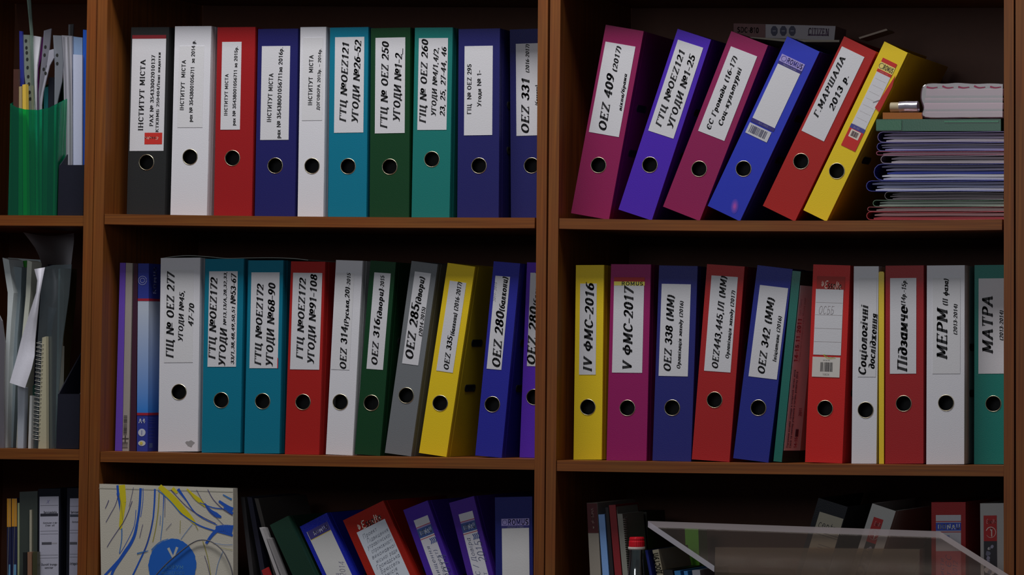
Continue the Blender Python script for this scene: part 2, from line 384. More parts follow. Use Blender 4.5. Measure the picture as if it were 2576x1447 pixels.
SHELVES = {('A',1):(-226,540,208,542.6,0), ('A',2):(-226,1126,195,1131.5,0), ('A',3):(-240,1716,190,1722,0), ('A',0):(-226,-70,219,-68,0),
 ('B',0):(271,-66,1353,-60,0), ('B',1):(262,538,1346.5,547.5,2.5), ('B',2):(247,1136,1343,1155.6,1), ('B',3):(240,1737,1340,1765,1),
 ('C',0):(1411,-60,2525,-62,0), ('C',1):(1404.5,549,2521,551.5,5), ('C',2):(1399,1158.5,2524,1172,1.5), ('C',3):(1395,1766,2524,1787,1),
 ('D',0):(2581,-60,3560,-62,0), ('D',1):(2581,552,3570,556,3), ('D',2):(2581,1172,3570,1182,1), ('D',3):(2581,1787,3570,1798,1)}
CASES = {'A': ('narrow brown wood bookcase at far left with green file holder on its shelf',),
         'B': ('wide brown wood bookcase left of centre, full of upright binders',),
         'C': ('wide brown wood bookcase at right with leaning magenta and yellow binders',),
         'D': ('brown wood bookcase side panel at the far right edge',)}
for cid, (lab,) in CASES.items():
    e = [EDGE[cid+str(i)] for i in range(4)]
    base = (e[0](0)+e[3](0))/2
    root = tag(empty('bookcase', (base, 0, 0)), lab, 'bookcase', 'row of brown wood bookcases')
    for a, b in ((e[0], e[1]), (e[2], e[3])):
        mb = MB(); zt = ZTOP
        zm = px(1288, 1447).z
        mb.prism([(a(0)-base, 0), (b(0)-base, 0), (b(zm)-base, zm), (b(zt)-base, zt), (a(zt)-base, zt), (a(zm)-base, zm)], 0.0, YB+0.004)
        mb.obj('side_panel', wood('z'), root)
    for k in range(4):
        f = shelf_fn(*SHELVES[(cid, k)]); SH[(cid, k)] = f
        z0 = f((e[1](1.6)+e[2](1.6))/2)
        gapr = 0.0035 if (k == 1 and cid in 'BC') else 0.0005
        xl, xr = e[1](z0)+0.001, e[2](z0)-gapr; N = 24; th = 0.0182
        yf = 0.0015
        vs = []; fs = []
        for i in range(N+1):
            x = xl+(xr-xl)*i/N; z = f(x)
            vs += [(x-base, yf, z-th), (x-base, yf, z), (x-base, YB, z), (x-base, YB, z-th)]
        for i in range(N):
            for q in range(4): fs.append((4*i+q, 4*i+4+q, 4*i+4+(q+1) % 4, 4*i+(q+1) % 4))
        fs += [(0, 1, 2, 3), (4*N+3, 4*N+2, 4*N+1, 4*N)]
        fs = [fq[::-1] for fq in fs]
        mesh_obj('shelf' if k else 'top_panel', vs, fs, wood('x'), root)
    zz = [0.42, 0.06]
    for z in zz:
        MB().box(e[1](z)-base+0.001, e[2](z)-base-0.001, 0.0015, YB, z-.018, z).obj('shelf', wood('x'), root)
    MB().prism([(e[0](0)-base+.003, .01), (e[3](0)-base-.003, .01), (e[3](zm)-base-.003, zm), (e[3](ZTOP)-base-.003, ZTOP+.01), (e[0](ZTOP)-base+.003, ZTOP+.01), (e[0](zm)-base+.003, zm)], YB+.004, YB+.008).obj('back_panel', paint((62, 30, 14), .6, .1, 90, .12, key='hardboard'), root)
# ------------------------------------------------------------------ lever arch binders
INKC = (24, 24, 27)
LAB = (160, 160, 165)
CHROME = paint((158, 152, 132), 0.30, 0, 100, 0.02, metal=1.0, key='chrome')
DARKIN = paint((14, 14, 16), 0.8, 0, 100, 0.02, key='dark_lining')
PAPER = paint((150, 148, 145), 0.8, 0.2, 900, 0.05, key='paper')
def frame_of(z, bl, br, tl, tr, d):
    P = [px(*zp(z, q), d) for q in (bl, br, tl, tr)]
    v = ((P[2]-P[0])+(P[3]-P[1])); th = math.atan2(v.x, v.z)
    h = v.length/2; ux = Vector((math.cos(th), 0, -math.sin(th))); uz = Vector((math.sin(th), 0, math.cos(th)))
    c = sum(P, Vector())/4
    w = ((P[1]-P[0]).dot(ux)+(P[3]-P[2]).dot(ux))/2
    return c-uz*(h/2), th, w, h, ux, uz
def settle(o, th, w, h, cid, row):
    """lower or lift the thing so that its lowest corner just touches the shelf"""
    f = SH[(cid, row)]; ux = Vector((math.cos(th), 0, -math.sin(th)))
    zs = []
    for sx in (-1, 1):
        c = o+ux*(sx*w/2); zs.append(c.z-f(c.x))
    return o-Vector((0, 0, min(zs)-0.0004))
def binder(name, label, group, cid, row, z, bl, br, tl, tr, rgb, hole=None, d=0.045, lab=None, lines=(), kind=None, faint=False,
           extra=None, rough=0.42, side=None, notouch=False, hmax=0.318, depth=0.285, spec=0.3, bump=.25):
    o, th, w, h, ux, uz = frame_of(z, bl, br, tl, tr, d)
    if row == 3: top = o+uz*h; h = hmax; o = top-uz*h
    o2 = settle(o, th, w, h, cid, row) if not notouch else o
    if row == 3:                       # keep the top where the photograph has it
        h += (o-o2).z/math.cos(th); o = o2
        o.x = (top-uz*h).x; o = settle(o, th, w, h, cid, row)
    else: o = o2
    root = tag(empty(name, o, th), label, 'binder', group)
    o0 = frame_of(z, bl, br, tl, tr, d)[0]
    org = o
    def loc(p, zz=None):
        P = px(*zp(z if zz is None else zz, p), d)-org
        return (P.dot(ux), P.dot(uz))
    m = paint(rgb, rough, bump, 700, 0.05, key='binder_board', spec=spec)
    t = 0.0024; hw = w/2
    # spine board with its finger hole
    mb = MB(); rin = 0.0134
    if hole: hx, hz = loc(hole)
    else: hx, hz = 0.0, 0.088
    hx = max(-hw+0.0165, min(hw-0.0165, hx))
    n = 32; ring = []; out = []
    q0 = min(0.03, hz-0.002)
    for i in range(n):
        a = 2*math.pi*(i+0.5)/n; ring.append((hx+rin*math.cos(a), hz+rin*math.sin(a)))
    # outer outline walked around the hole, one point per ring point plus the corners
    lo, hi = hz-q0, hz+q0
    def edgept(a):
        c, s = math.cos(a), math.sin(a); ts = []
        if c > 1e-6: ts.append((hw-hx)/c)
        if c < -1e-6: ts.append((-hw-hx)/c)
        if s > 1e-6: ts.append((hi-hz)/s)
        if s < -1e-6: ts.append((lo-hz)/s)
        t_ = min(ts); return (hx+c*t_, hz+s*t_)
    out = [edgept(2*math.pi*(i+0.5)/n) for i in range(n)]
    for cx_, cz_ in ((hw, hi), (-hw, hi), (-hw, lo), (hw, lo)):
        i = min(range(n), key=lambda k: (out[k][0]-cx_)**2+(out[k][1]-cz_)**2); out[i] = (cx_, cz_)
    b = len(mb.v); vs = []
    for y in (0.0, t): vs += [(x, y, zz) for x, zz in ring]+[(x, y, zz) for x, zz in out]
    fs = []
    for i in range(n):
        j = (i+1) % n
        fs.append((i, n+i, n+j, j)[::1]); fs.append((2*n+j, 3*n+j, 3*n+i, 2*n+i)); fs.append((i, j, 2*n+j, 2*n+i))
    fs = [tuple(f) for f in fs]
    mb.add(vs, fs)
    if lo > 0.001: mb.box(-hw, hw, 0, t, 0.0, lo)
    mb.box(-hw, hw, 0, t, hi, h)
    mb.obj('spine', m, root)
    # covers with the pressed hinge grooves
    for sx, nm in ((1, 'front_cover'), (-1, 'back_cover')):
        pr = [(hw-t, 0.0018), (hw-.0004, 0.0006), (hw+.0003, 0.003), (hw+.0003, 0.013), (hw-.0007, 0.0145), (hw+.0003, 0.016), (hw+.0003, depth), (hw-t, depth)]
        if sx < 0: pr = [(-x, y) for x, y in pr][::-1]
        cv = MB().vprism(pr, 0, h).obj(nm, m, root)
        if sx > 0:
            for sz in (0.121, 0.201):
                sl = []
                for i in range(16):
                    a = 2*math.pi*i/16; c, s = math.cos(a), math.sin(a)
                    sl.append((0.060+(0.018 if c > 0 else -0.018)+0.0065*c, sz+0.0065*s))
                k = len(sl); vs = [(hw+.0004, y, zz) for y, zz in sl]+[(hw+.0011, y, zz) for y, zz in sl]+[(hw+.0011, 0.060+(y-0.060)*.8, sz+(zz-sz)*.6) for y, zz in sl]+[(hw+.0005, 0.060+(y-0.060)*.8, sz+(zz-sz)*.6) for y, zz in sl]
                fs = [(a_*k+i, a_*k+(i+1) % k, (a_+1)*k+(i+1) % k, (a_+1)*k+i) for a_ in range(3) for i in range(k)]+[tuple(range(3*k, 4*k))]
                mesh_obj('cover_slot', vs, fs, DARKIN, cv)
    # papers inside, well behind the finger hole
    pw = hw-0.006
    MB().box(-pw, pw*0.8, 0.055, depth-0.012, 0.006, h-0.02, 0).obj('paper_block', PAPER if w > .03 else PAPER, root)
    MB().box(-hw+t, hw-t, t+0.022, t+0.024, 0.004, h-.012).obj('inner_board', DARKIN, root)
    # metal ring around the finger hole
    rg = []; prof = [(0.0130, .0025), (0.0130, -.0003), (0.0134, -.0009), (0.0139, -.0006), (0.0143, .0)]
    if hole:
        k = 40; vs = []
        for j in range(k):
            a = 2*math.pi*j/k
            vs += [(hx+r*math.cos(a), y, hz+r*math.sin(a)) for r, y in prof]
        q = len(prof)
        fs = [(j*q+i, j*q+i+1, ((j+1) % k)*q+i+1, ((j+1) % k)*q+i) for j in range(k) for i in range(q-1)]
        mesh_obj('finger_ring', vs, fs, CHROME, root, smooth=True)
    # spine label
    sl = None
    if lab:
        ptl, pbr = loc(lab[0]), loc(lab[1]); x0, x1, z0, z1 = ptl[0], pbr[0], pbr[1], ptl[1]
        x0 = max(x0, -hw+.001); x1 = min(x1, hw-.0005)
        c = rgb_faint(rgb) if faint else LAB
        sl = MB().box(x0, x1, -0.0005, 0.0, z0, z1).obj('spine_label', paint(c, 0.55, 0.15, 500, 0.03, key='label_paper'), root)
        ink = Ink(-0.0005)
        px2m = (d-CAM.y)/F
        for ln in lines:
            ss, p0, p1, hh, st = ln[:5]; c = ln[5] if len(ln) > 5 else INKC
            q0_, q1_ = loc(p0), loc(p1)
            if min(q0_[0], q1_[0]) > hw: continue
            ink.text(ss, q0_, q1_, hh/ZT[z][0]*px2m, st, c)
        if extra: extra(ink, x0, x1, z0, z1, loc)
        ink.obj('lettering', sl)
    if kind: kind(root, hw, h, loc)
    return root
def rgb_faint(c): return (163, 163, 167)

BLACK=(30,31,32); WHITE=(166,166,172); RED=(118,19,22); NAVY=(23,23,74); CYAN=(6,88,110); DKGREEN=(11,46,24); TEAL=(16,88,84)
MAG=(106,17,62); VIO=(55,24,136); BLUE=(27,38,140); YEL=(186,152,22); GREY=(86,89,93); BRED=(140,22,18); ORED=(122,24,16)
g1 = 'lever arch binders on the upper middle shelf'
def red_top(ink, x0, x1, z0, z1, loc):
    ink.rect(x0, z1, x1, z1+0.0065, (95, 16, 24), .0001)
    a, b = loc((160, 772)), loc((264, 846)); ink.rect(a[0]+.001, b[1], b[0]+.003, a[1], (150, 30, 24), .0002)
    p, q = loc((254, 808)), loc((166, 805)); ink.text('Esselte', p, q, 0.0045, 'J', (190, 150, 140), .0004)
binder('lever_arch_binder', 'black binder at the left end of the upper middle shelf, label ІНСТИТУТ МІСТА', g1, 'B', 1, 2, (47,1295), (291,1300), (78,97), (318,99), BLACK, (174,961),
  lab=((84,172),(283,888)), lines=[('ІНСТИТУТ МІСТА', (137,760), (153,305), 33, 'S'), ('РАХ № 35433002010137', (205,732), (219,277), 24, 'S'), ('КТКВМБ 250404/Інші видатки', (242,770), (257,258), 19, 'S')], extra=red_top)
binder('lever_arch_binder', 'white binder second from left on the upper middle shelf, label ending 2014 р.', g1, 'B', 1, 2, (326,1296), (560,1300), (357,85), (588,90), WHITE, (452,927), lab=((385,218),(532,738)), faint=True,
  lines=[('ІНСТИТУТ  МІСТА', (400,630), (414,308), 25, 'N'), ('рах № 35438001056711  за 2014 р.', (456,705), (476,180), 23, 'N')])
binder('lever_arch_binder', 'red binder on the upper middle shelf, label ending за 2015р.', g1, 'B', 1, 2, (602,1302), (848,1304), (630,93), (868,97), RED, (723,934), lab=((658,192),(771,752)),
  lines=[('ІНСТИТУТ МІСТА', (681,664), (688,397), 21, 'N'), ('рах № 35438001056711 за 2015р.', (732,728), (748,220), 21, 'N')])
binder('lever_arch_binder', 'navy binder right of the red one on the upper middle shelf, label ending 2016р.', g1, 'B', 1, 2, (868,1306), (1118,1308), (885,105), (1145,108), NAVY, (996,982), lab=((912,219),(1082,817)),
  lines=[('ІНСТИТУТ МІСТА', (957,706), (972,393), 27, 'N'), ('рах № 35438001056711за 2016р.', (1017,810), (1034,226), 25, 'N')])
binder('lever_arch_binder', 'narrow white binder on the upper middle shelf, label ДОГОВОРА 2013р.', g1, 'B', 1, 3, (22,1312), (186,1314), (40,97), (204,100), WHITE, (114,984), lab=((58,165),(178,692)), faint=True,
  lines=[('ІНСТИТУТ  МІСТА', (102,598), (111,276), 26, 'N'), ('ДОГОВОРА 2013р. – 2014р.', (153,628), (165,234), 19, 'N')])
binder('lever_arch_binder', 'cyan binder on the upper middle shelf, label УГОДИ №26-52', g1, 'B', 1, 3, (214,1312), (463,1313), (232,98), (472,100), CYAN, (344,986), lab=((262,162),(442,770)),
  lines=[('ГТЦ №ОЕZ121', (310,705), (330,198), 42, 'I'), ('УГОДИ №26-52', (387,712), (409,186), 42, 'I')])
binder('lever_arch_binder', 'dark green binder on the upper middle shelf, label ОEZ 250', g1, 'B', 1, 3, (480,1312), (735,1313), (492,100), (740,102), DKGREEN, (610,989), lab=((520,166),(706,773)),
  lines=[('ГТЦ № ОЕZ 250', (572,746), (584,194), 45, 'I'), ('УГОДИ №1-2_', (653,703), (669,237), 45, 'I')])
binder('lever_arch_binder', 'teal green binder on the upper middle shelf, label ОEZ 260', g1, 'B', 1, 3, (749,1312), (992,1313), (772,94), (1012,97), TEAL, (879,941), lab=((797,168),(973,753)),
  lines=[('ГІЦ № ОЕZ 260', (820,712), (836,180), 42, 'I'), ('УГОДИ №4/1,4/2,', (890,668), (908,228), 31, 'I'), ('23, 25, 27-44, 46', (946,668), (958,228), 32, 'I')])
binder('lever_arch_binder', 'navy binder on the upper middle shelf, plain label ОEZ 295', g1, 'B', 1, 3, (1042,1312), (1305,1314), (1050,103), (1314,105), NAVY, (1180,982), lab=((1089,219),(1265,786)),
  lines=[('ГІЦ  № ОЕZ 295', (1118,655), (1120,335), 26, 'N'), ('Угоди № 1-', (1182,606), (1182,375), 26, 'N')])
binder('lever_arch_binder', 'navy binder half hidden at the right end of the upper middle shelf, label ОEZ 331', g1, 'B', 1, 3, (1385,1312), (1622,1314), (1377,100), (1614,102), NAVY, (1516,981), d=0.075, lab=((1416,204),(1590,787)),
  lines=[('ОЕZ 331', (1475,782), (1478,428), 50, 'I'), ('(2016-2017)', (1490,390), (1490,208), 23, 'I'), ('(балкони)', (1553,600), (1553,470), 30, 'I')])

# ---- upper right shelf, leaning to the right
g2 = 'leaning binders on the upper right shelf'
LAV = (120,112,160)
def romus(strip, band, txt, cream=False):
    def f(ink, x0, x1, z0, z1, loc):
        ink.rect(x0-.0006, z1, x1+.0006, z1+.0055, strip, .0001); ink.rect(x0-.0006, z1+.0055, x1+.0006, z1+.0185, band, .0001)
        if cream: ink.rect(x0-.0006, z1+.0185, x1+.0006, z1+.026, strip, .0001)
        w = x1-x0
        ink.text('ROMUS', (x0+w*.28, z1+.012), (x1-w*.03, z1+.012), .0085, 'B', txt, .0003)
        ink.stroke([(x0+w*.14+.0045*math.cos(a), z1+.012+.0045*math.sin(a)) for a in [i*.7 for i in range(10)]], .0008, .0008, txt, .0003)
        ink.text('Standard archive', (x0+w*.2, z1+.0028), (x1-w*.2, z1+.0028), .0028, 'T', (150, 150, 165), .0003)
    return f
def blue_label(ink, x0, x1, z0, z1, loc):
    romus((38,32,92), LAV, (42,38,110))(ink, x0, x1, z0, z1, loc)
    ink.rect(x0-.0006, z0-.0065, x1+.0006, z0, (38,32,92), .0001)
    ink.text('Арт. 80021', ((x0+x1)/2-.008, z0-.0032), ((x0+x1)/2+.010, z0-.0032), .003, 'T', (130,130,160), .0003)
    ink.rect(x0-.0006, z0-.0285, x1-.002, z0-.009, (150,150,156), .0001)
    ink.bars(x0+.004, z0-.025, x1-.007, z0-.0115, 16, (60,60,80))
def yellow_label(ink, x0, x1, z0, z1, loc):
    romus((150,28,22), (175,160,90), (50,46,40), True)(ink, x0, x1, z0, z1, loc)
    ink.rect(x0-.0006, z0-.0075, x1+.0006, z0, (50,50,110), .0001); ink.text('Арт. 80021', (x0+.006, z0-.0038), (x1-.01, z0-.0038), .0035, 'T', (160,150,160), .0003)
    ink.rect(x0-.0006, z0-.042, x1+.0006, z0-.0075, (150,26,22), .0001)
    ink.rect(x0+.004, z0-.0225, x1-.004, z0-.0085, (168,160,150), .0002); ink.bars(x0+.007, z0-.020, x1-.007, z0-.0105, 14, (60,40,50), dy=.0004)
    for i in range(9):
        zz = z1-.012-i*.0125; ink.rect(x0+.003, zz, x1-.003, zz+.0003, (118,108,105), .0001)
    ink.stroke([(x0+.018, z1-.052), (x0+.024, z1-.046), (x0+.029, z1-.042)], .001, .003, (95, 92, 98), .0002)
binder('lever_arch_binder', 'magenta binder nearest the left wall of the upper right shelf, label ОEZ 409', g2, 'C', 1, 4, (88,1238), (325,1280), (305,78), (537,112), MAG, (259,946), lab=((303,183),(385,773)),
  lines=[('ОЕZ 409', (280,738), (336,390), 50, 'I'), ('(2017)', (356,372), (385,215), 30, 'I'), ('вікна/брами', (392,612), (426,385), 21, 'I')])
binder('lever_arch_binder', 'violet binder leaning on the upper right shelf, label УГОДИ №1-25', g2, 'C', 1, 4, (378,1217), (592,1287), (753,100), (948,172), VIO, (576,944), lab=((750,171),(722,783)),
  lines=[('ГТЦ №ОЕZ121', (626,708), (776,240), 38, 'I'), ('УГОДИ №1-25', (698,718), (840,272), 40, 'I')])
binder('lever_arch_binder', 'magenta binder leaning between violet and blue ones, label Громади', g2, 'C', 1, 4, (650,1213), (890,1293), (1083,128), (1300,210), MAG, (880,969), lab=((1077,212),(1036,797)),
  lines=[('ЄС Громади (16-17)', (935,728), (1103,277), 30, 'I'), ('Соц-культурні', (1008,705), (1130,350), 30, 'I')])
def pinkspot(root, hw, h, loc):  # nested ovals, blue at the rim to pink in the middle
    k = Ink(-0.0002); c = loc((1100, 1200))
    for r, q, dy in ((1.0, (48,40,140), 0), (.78, (70,44,140), .0001), (.55, (96,48,138), .0002), (.32, (122,54,134), .0003)):
        k.poly([(c[0]+r*(.0072*math.cos(a)-.003*math.sin(a)), c[1]+r*.0125*math.sin(a)) for a in [i*math.pi/10 for i in range(20)]], q, dy)
    k.obj('pink_oval', root)
binder('lever_arch_binder', 'blue binder leaning on the upper right shelf, blank printed label with barcode', g2, 'C', 1, 4, (930,1195), (1135,1288), (1425,150), (1622,240), BLUE, (1154,968), lab=((1367,318),(1347,718)), extra=blue_label, kind=pinkspot, rough=.34, bump=.1)
binder('lever_arch_binder', 'red binder leaning beside the yellow one, label Г.МАРШАЛА 2013', g2, 'C', 1, 5, (-100,1190), (97,1297), (405,145), (597,248), (128,20,18), (135,922), lab=((388,212),(277,800)),
  lines=[('Г.МАРШАЛА', (223,648), (395,280), 34, 'I'), ('2013 р.', (318,608), (416,390), 36, 'I')])
def flap(root, hw, h, loc):
    a, b = loc((722, 395)), loc((622, 605))
    MB().prism([(hw-.010, b[1]), (hw+.0006, b[1]-.004), (hw+.0020, a[1]-.02), (hw-.002, a[1])], -.0016, -.0008).obj('torn_label_edge', paint((140, 20, 18), .5, key='label_paper'), root)
binder('lever_arch_binder', 'yellow binder leaning at the right of the upper right shelf, red edged ruled label', g2, 'C', 1, 5, (150,1220), (292,1297), (653,178), (790,256), YEL, (356,982), lab=((603,366),(532,728)), extra=yellow_label, kind=flap)

# ---- middle shelf, left and centre
g3 = 'binders on the middle shelf of the centre bookcase'
binder('lever_arch_binder', 'white binder on the centre middle shelf, label ГІЦ № ОEZ 277', g3, 'B', 2, 7, (287,1298), (522,1303), (298,123), (542,126), WHITE, (411,932), lab=((328,190),(495,752)), faint=True,
  lines=[('ГІЦ № ОЕZ 277', (355,728), (362,212), 46, 'I'), ('УГОДИ №45,', (420,628), (430,318), 30, 'I'), ('47-70', (482,535), (489,398), 32, 'I')],
  kind=lambda root, hw, h, loc: (lambda k, c: (k.poly([(c[0]+.0075*math.cos(a)*(1+.3*math.sin(3*a)), c[1]+.0055*math.sin(a)*(1+.2*math.cos(5*a))) for a in [i*math.pi/8 for i in range(16)]], (112,112,114)), k.obj('grey_stain', root)))(Ink(-.0002), loc((478, 1246))))
binder('lever_arch_binder', 'cyan binder right of the white one on the middle shelf, label ending №53-67', g3, 'B', 2, 7, (549,1303), (782,1309), (570,128), (805,132), CYAN, (667,982), lab=((595,200),(757,779)),
  lines=[('ГТЦ №ОЕZ172', (611,735), (624,243), 42, 'I'), ('УГОДИ', (671,778), (682,550), 42, 'I'), ('№13,13/А,28,32,33,', (689,528), (693,203), 19, 'I'), ('33/1,38,48,49,50,51', (736,765), (742,415), 20, 'I'), ('№53-67', (739,402), (744,220), 32, 'I')])
binder('lever_arch_binder', 'cyan binder beside the red one on the middle shelf, label №68-90', g3, 'B', 2, 7, (807,1307), (1020,1312), (832,135), (1044,139), CYAN, (918,988), lab=((851,206),(1010,788)),
  lines=[('ГТЦ №ОЕZ172', (889,772), (905,282), 40, 'I'), ('УГОДИ №68-90', (959,780), (976,275), 44, 'I')],
  extra=lambda ink, x0, x1, z0, z1, loc: ink.rect(x1-.0008, z0, x1+.0008, z0+.018, (140, 30, 40), .0001))
binder('lever_arch_binder', 'red binder on the centre middle shelf, label №91-108', g3, 'B', 2, 7, (1052,1308), (1262,1313), (1092,137), (1297,142), (128,22,20), (1163,993), lab=((1104,208),(1262,797)),
  lines=[('ГТЦ №ОЕZ172', (1142,735), (1162,246), 40, 'I'), ('УГОДИ №91-108', (1210,765), (1230,223), 42, 'I')])
binder('lever_arch_binder', 'narrow white binder on the middle shelf, label ОEZ 314', g3, 'B', 2, 8, (0,1318), (160,1324), (60,137), (224,145), WHITE, (87,993), lab=((62,205),(142,798)), faint=True,
  lines=[('ОЕZ 314', (103,798), (113,540), 40, 'I'), ('(Руська,20)', (123,537), (131,297), 28, 'I'), ('-2015', (137,295), (140,212), 22, 'I')])
binder('lever_arch_binder', 'narrow dark green binder on the middle shelf, label ОEZ 316', g3, 'B', 2, 8, (172,1318), (330,1326), (272,143), (422,151), DKGREEN, (275,998), lab=((294,206),(346,798)),
  lines=[('ОЕZ 316', (293,773), (312,492), 38, 'I'), ('(двори)', (322,490), (336,308), 32, 'I'), ('-2015', (341,306), (344,228), 24, 'I')])
binder('lever_arch_binder', 'grey binder leaning on the middle shelf, label ОEZ 285', g3, 'B', 2, 8, (355,1302), (518,1325), (522,138), (676,158), GREY, (487,953), lab=((540,200),(560,771)),
  lines=[('ОЕZ 285', (503,738), (545,403), 50, 'I'), ('(двори)', (556,400), (584,235), 36, 'I'), ('(2014-2015)', (572,595), (594,418), 22, 'I')])
binder('lever_arch_binder', 'yellow binder leaning on the middle shelf, label ОEZ 335', g3, 'B', 2, 8, (553,1302), (742,1330), (750,150), (893,174), YEL, (693,1000), lab=((752,256),(770,816)),
  lines=[('ОЕZ 335', (728,800), (755,597), 32, 'I'), ('(балкони) (2016-2017)', (765,592), (813,266), 26, 'I')])
binder('lever_arch_binder', 'blue binder on the middle shelf, label ОEZ 280', g3, 'B', 2, 8, (903,1320), (1068,1332), (1020,142), (1176,152), (28,30,118), (1009,1007), lab=((1029,226),(1064,798)),
  lines=[('ОЕZ 280', (1031,788), (1058,448), 50, 'I'), ('(балкони)', (1065,445), (1088,235), 36, 'I'), ('2011- 2015', (1022,385), (1032,268), 14, 'H')])
binder('lever_arch_binder', 'violet binder half hidden by the divider at the right of the centre middle shelf', g3, 'B', 2, 8, (1175,1322), (1306,1327), (1220,138), (1351,143), (66,28,140), (1262,963), d=0.07, lab=((1241,208),(1318,777)),
  lines=[('ОЕZ 280', (1243,772), (1262,420), 50, 'I'), ('(балкони)', (1272,412), (1287,206), 34, 'I')])

# ---- middle shelf, right bookcase
g4 = 'binders on the middle shelf of the right bookcase'
def cut_band(ink, x0, x1, z0, z1, loc):
    ink.rect(x0, z1-.0012, x1+.001, z1+.0072, (120, 22, 24), .0001); ink.rect(x0, z1-.0072, x1+.001, z1-.0003, (168, 158, 70), .00015)
    ink.text('ROMUS', (x0+.013, z1-.0038), (x1-.002, z1-.0038), .006, 'B', (34, 44, 50), .0003)
binder('lever_arch_binder', 'narrow yellow binder at the left wall of the right bookcase, label ІV ФМС-2016', g4, 'C', 2, 9, (103,1295), (274,1298), (118,113), (288,117), YEL, (190,976), lab=((144,226),(238,779)),
  lines=[('ІV ФМС-2016', (188,763), (203,228), 52, 'I')])
binder('lever_arch_binder', 'magenta binder on the middle right shelf, label V ФМС-2017', g4, 'C', 2, 9, (303,1297), (546,1304), (332,107), (572,112), (112,16,72), (430,981), lab=((350,212),(520,768)),
  lines=[('V ФМС-2017', (428,757), (440,255), 56, 'I')], extra=cut_band)
binder('lever_arch_binder', 'navy binder on the middle right shelf, label ОEZ 338', g4, 'C', 2, 9, (583,1305), (815,1312), (622,120), (857,126), (26,28,88), (702,980), lab=((639,227),(797,790)),
  lines=[('ОЕZ 338 (ММ)', (671,763), (694,298), 44, 'I'), ('Організація заходу (2016)', (740,745), (760,333), 22, 'I')])
binder('lever_arch_binder', 'red binder on the middle right shelf, label ОEZ443,445', g4, 'C', 2, 9, (820,1290), (1050,1315), (915,105), (1140,128), (128,22,24), (959,932), lab=((941,176),(1056,766)),
  lines=[('ОЕZ443,445,ІЛ (ММ)', (960,745), (1016,183), 38, 'I'), ('Організація заходу (2017)', (1035,683), (1074,270), 22, 'I')])
binder('lever_arch_binder', 'navy binder left of the teal folder on the middle right shelf, label ОEZ 342', g4, 'C', 2, 9, (1068,1285), (1290,1314), (1224,113), (1428,140), (24,30,104), (1225,980), lab=((1235,234),(1337,809)),
  lines=[('ОЕZ 342 (ММ)', (1240,778), (1302,315), 44, 'I'), ('Ініціативи (2016)', (1322,702), (1357,425), 22, 'I')])
def red_printed(ink, x0, x1, z0, z1, loc):
    a, b = loc((275, 210)), loc((440, 262)); ink.rect(x0+.001, z1, x1+.002, b[1]+.022, (124, 26, 20), .0001)
    ink.text('Esselte', loc((322, 230)), loc((424, 240)), .0125, 'J', (200, 160, 150), .0003)
    for i, r in enumerate((.0022, .0036, .005)):
        c = loc((303, 226)); ink.stroke([(c[0]+r*math.cos(t), c[1]+r*math.sin(t)) for t in (-1.2, -.4, .4, 1.2)], .0009, .0005, (200,160,150), .0003)
    for i, yy in enumerate((340, 415, 497, 578)): p = loc((262, yy)); ink.rect(x0+.0006, p[1], x1-.0006, p[1]+.0005, (112, 104, 104), .0001)
    ink.text('ОСББ', loc((285, 385)), loc((378, 388)), .014, 'H', (128, 122, 124), .0002)
    p = loc((340, 672)); q = loc((340, 790))
    ink.rect(x0-.0008, q[1]-.001, x1-.0008, p[1], (160, 156, 152), .0002)
    ink.stroke([(x0+.018, z0+.001), (x0+.026, z0-.006), (x0+.040, z0-.0052)], .0012, .0006, (150, 140, 40), .0004)
    ink.stroke([(x0+.020, z0+.001), (x0+.028, z0-.0042), (x0+.040, z0-.003)], .0008, .0004, (60, 120, 50), .0004)
    a, b = loc((298, 755)), loc((376, 705)); ink.bars(a[0], a[1]-.001, b[0], b[1], 18, (50, 48, 50), dy=.0004)
    ink.text('www.', (a[0]+.004, b[1]+.004), (b[0]-.004, b[1]+.004), .003, 'T', (90,90,90), .0004); ink.text('10826', (a[0]+.004, a[1]-.006), (b[0]-.006, a[1]-.006), .0035, 'T', (80,80,80), .0004)
binder('lever_arch_binder', 'bright red binder on the middle right shelf, printed ruled label with barcode', g4, 'C', 2, 10, (203,1312), (433,1321), (258,113), (478,119), (152,22,20), (327,983), lab=((272,258),(423,662)), extra=red_printed)
binder('lever_arch_binder', 'narrow white binder on the middle right shelf, label Соціологічні дослідження', g4, 'C', 2, 10, (483,1322), (642,1327), (506,125), (648,129), WHITE, (573,993), lab=((532,190),(634,792)), faint=True,
  lines=[('Соціологічні', (552,785), (566,362), 46, 'I'), ('дослідження', (608,745), (626,412), 38, 'I')])
binder('lever_arch_binder', 'dark red binder on the middle right shelf, label Підзамче', g4, 'C', 2, 10, (690,1325), (924,1328), (695,122), (924,125), (122,20,24), (804,954), lab=((722,193),(880,772)),
  lines=[('Підзамче', (795,765), (800,370), 58, 'I'), ('(14р.-15р.', (800,362), (808,200), 26, 'I')])
binder('lever_arch_binder', 'white binder near the right end of the middle shelf, label МЕРМ', g4, 'C', 2, 10, (940,1325), (1172,1330), (946,120), (1173,122), WHITE, (1061,950), lab=((980,190),(1146,772)), faint=True,
  lines=[('МЕРМ', (1036,690), (1038,385), 62, 'I'), ('(ІІ фаза)', (1055,362), (1061,198), 30, 'I'), ('(2013-2014)', (1117,538), (1119,352), 22, 'I')])
binder('lever_arch_binder', 'teal binder at the right end of the middle right shelf, label МАТРА', g4, 'C', 2, 10, (1230,1328), (1450,1332), (1235,120), (1450,122), (10,92,84), (1348,955), d=0.07, lab=((1259,195),(1425,772)),
  lines=[('МАТРА', (1313,655), (1312,305), 62, 'I'), ('(2013-2014)', (1397,573), (1397,390), 22, 'I')])

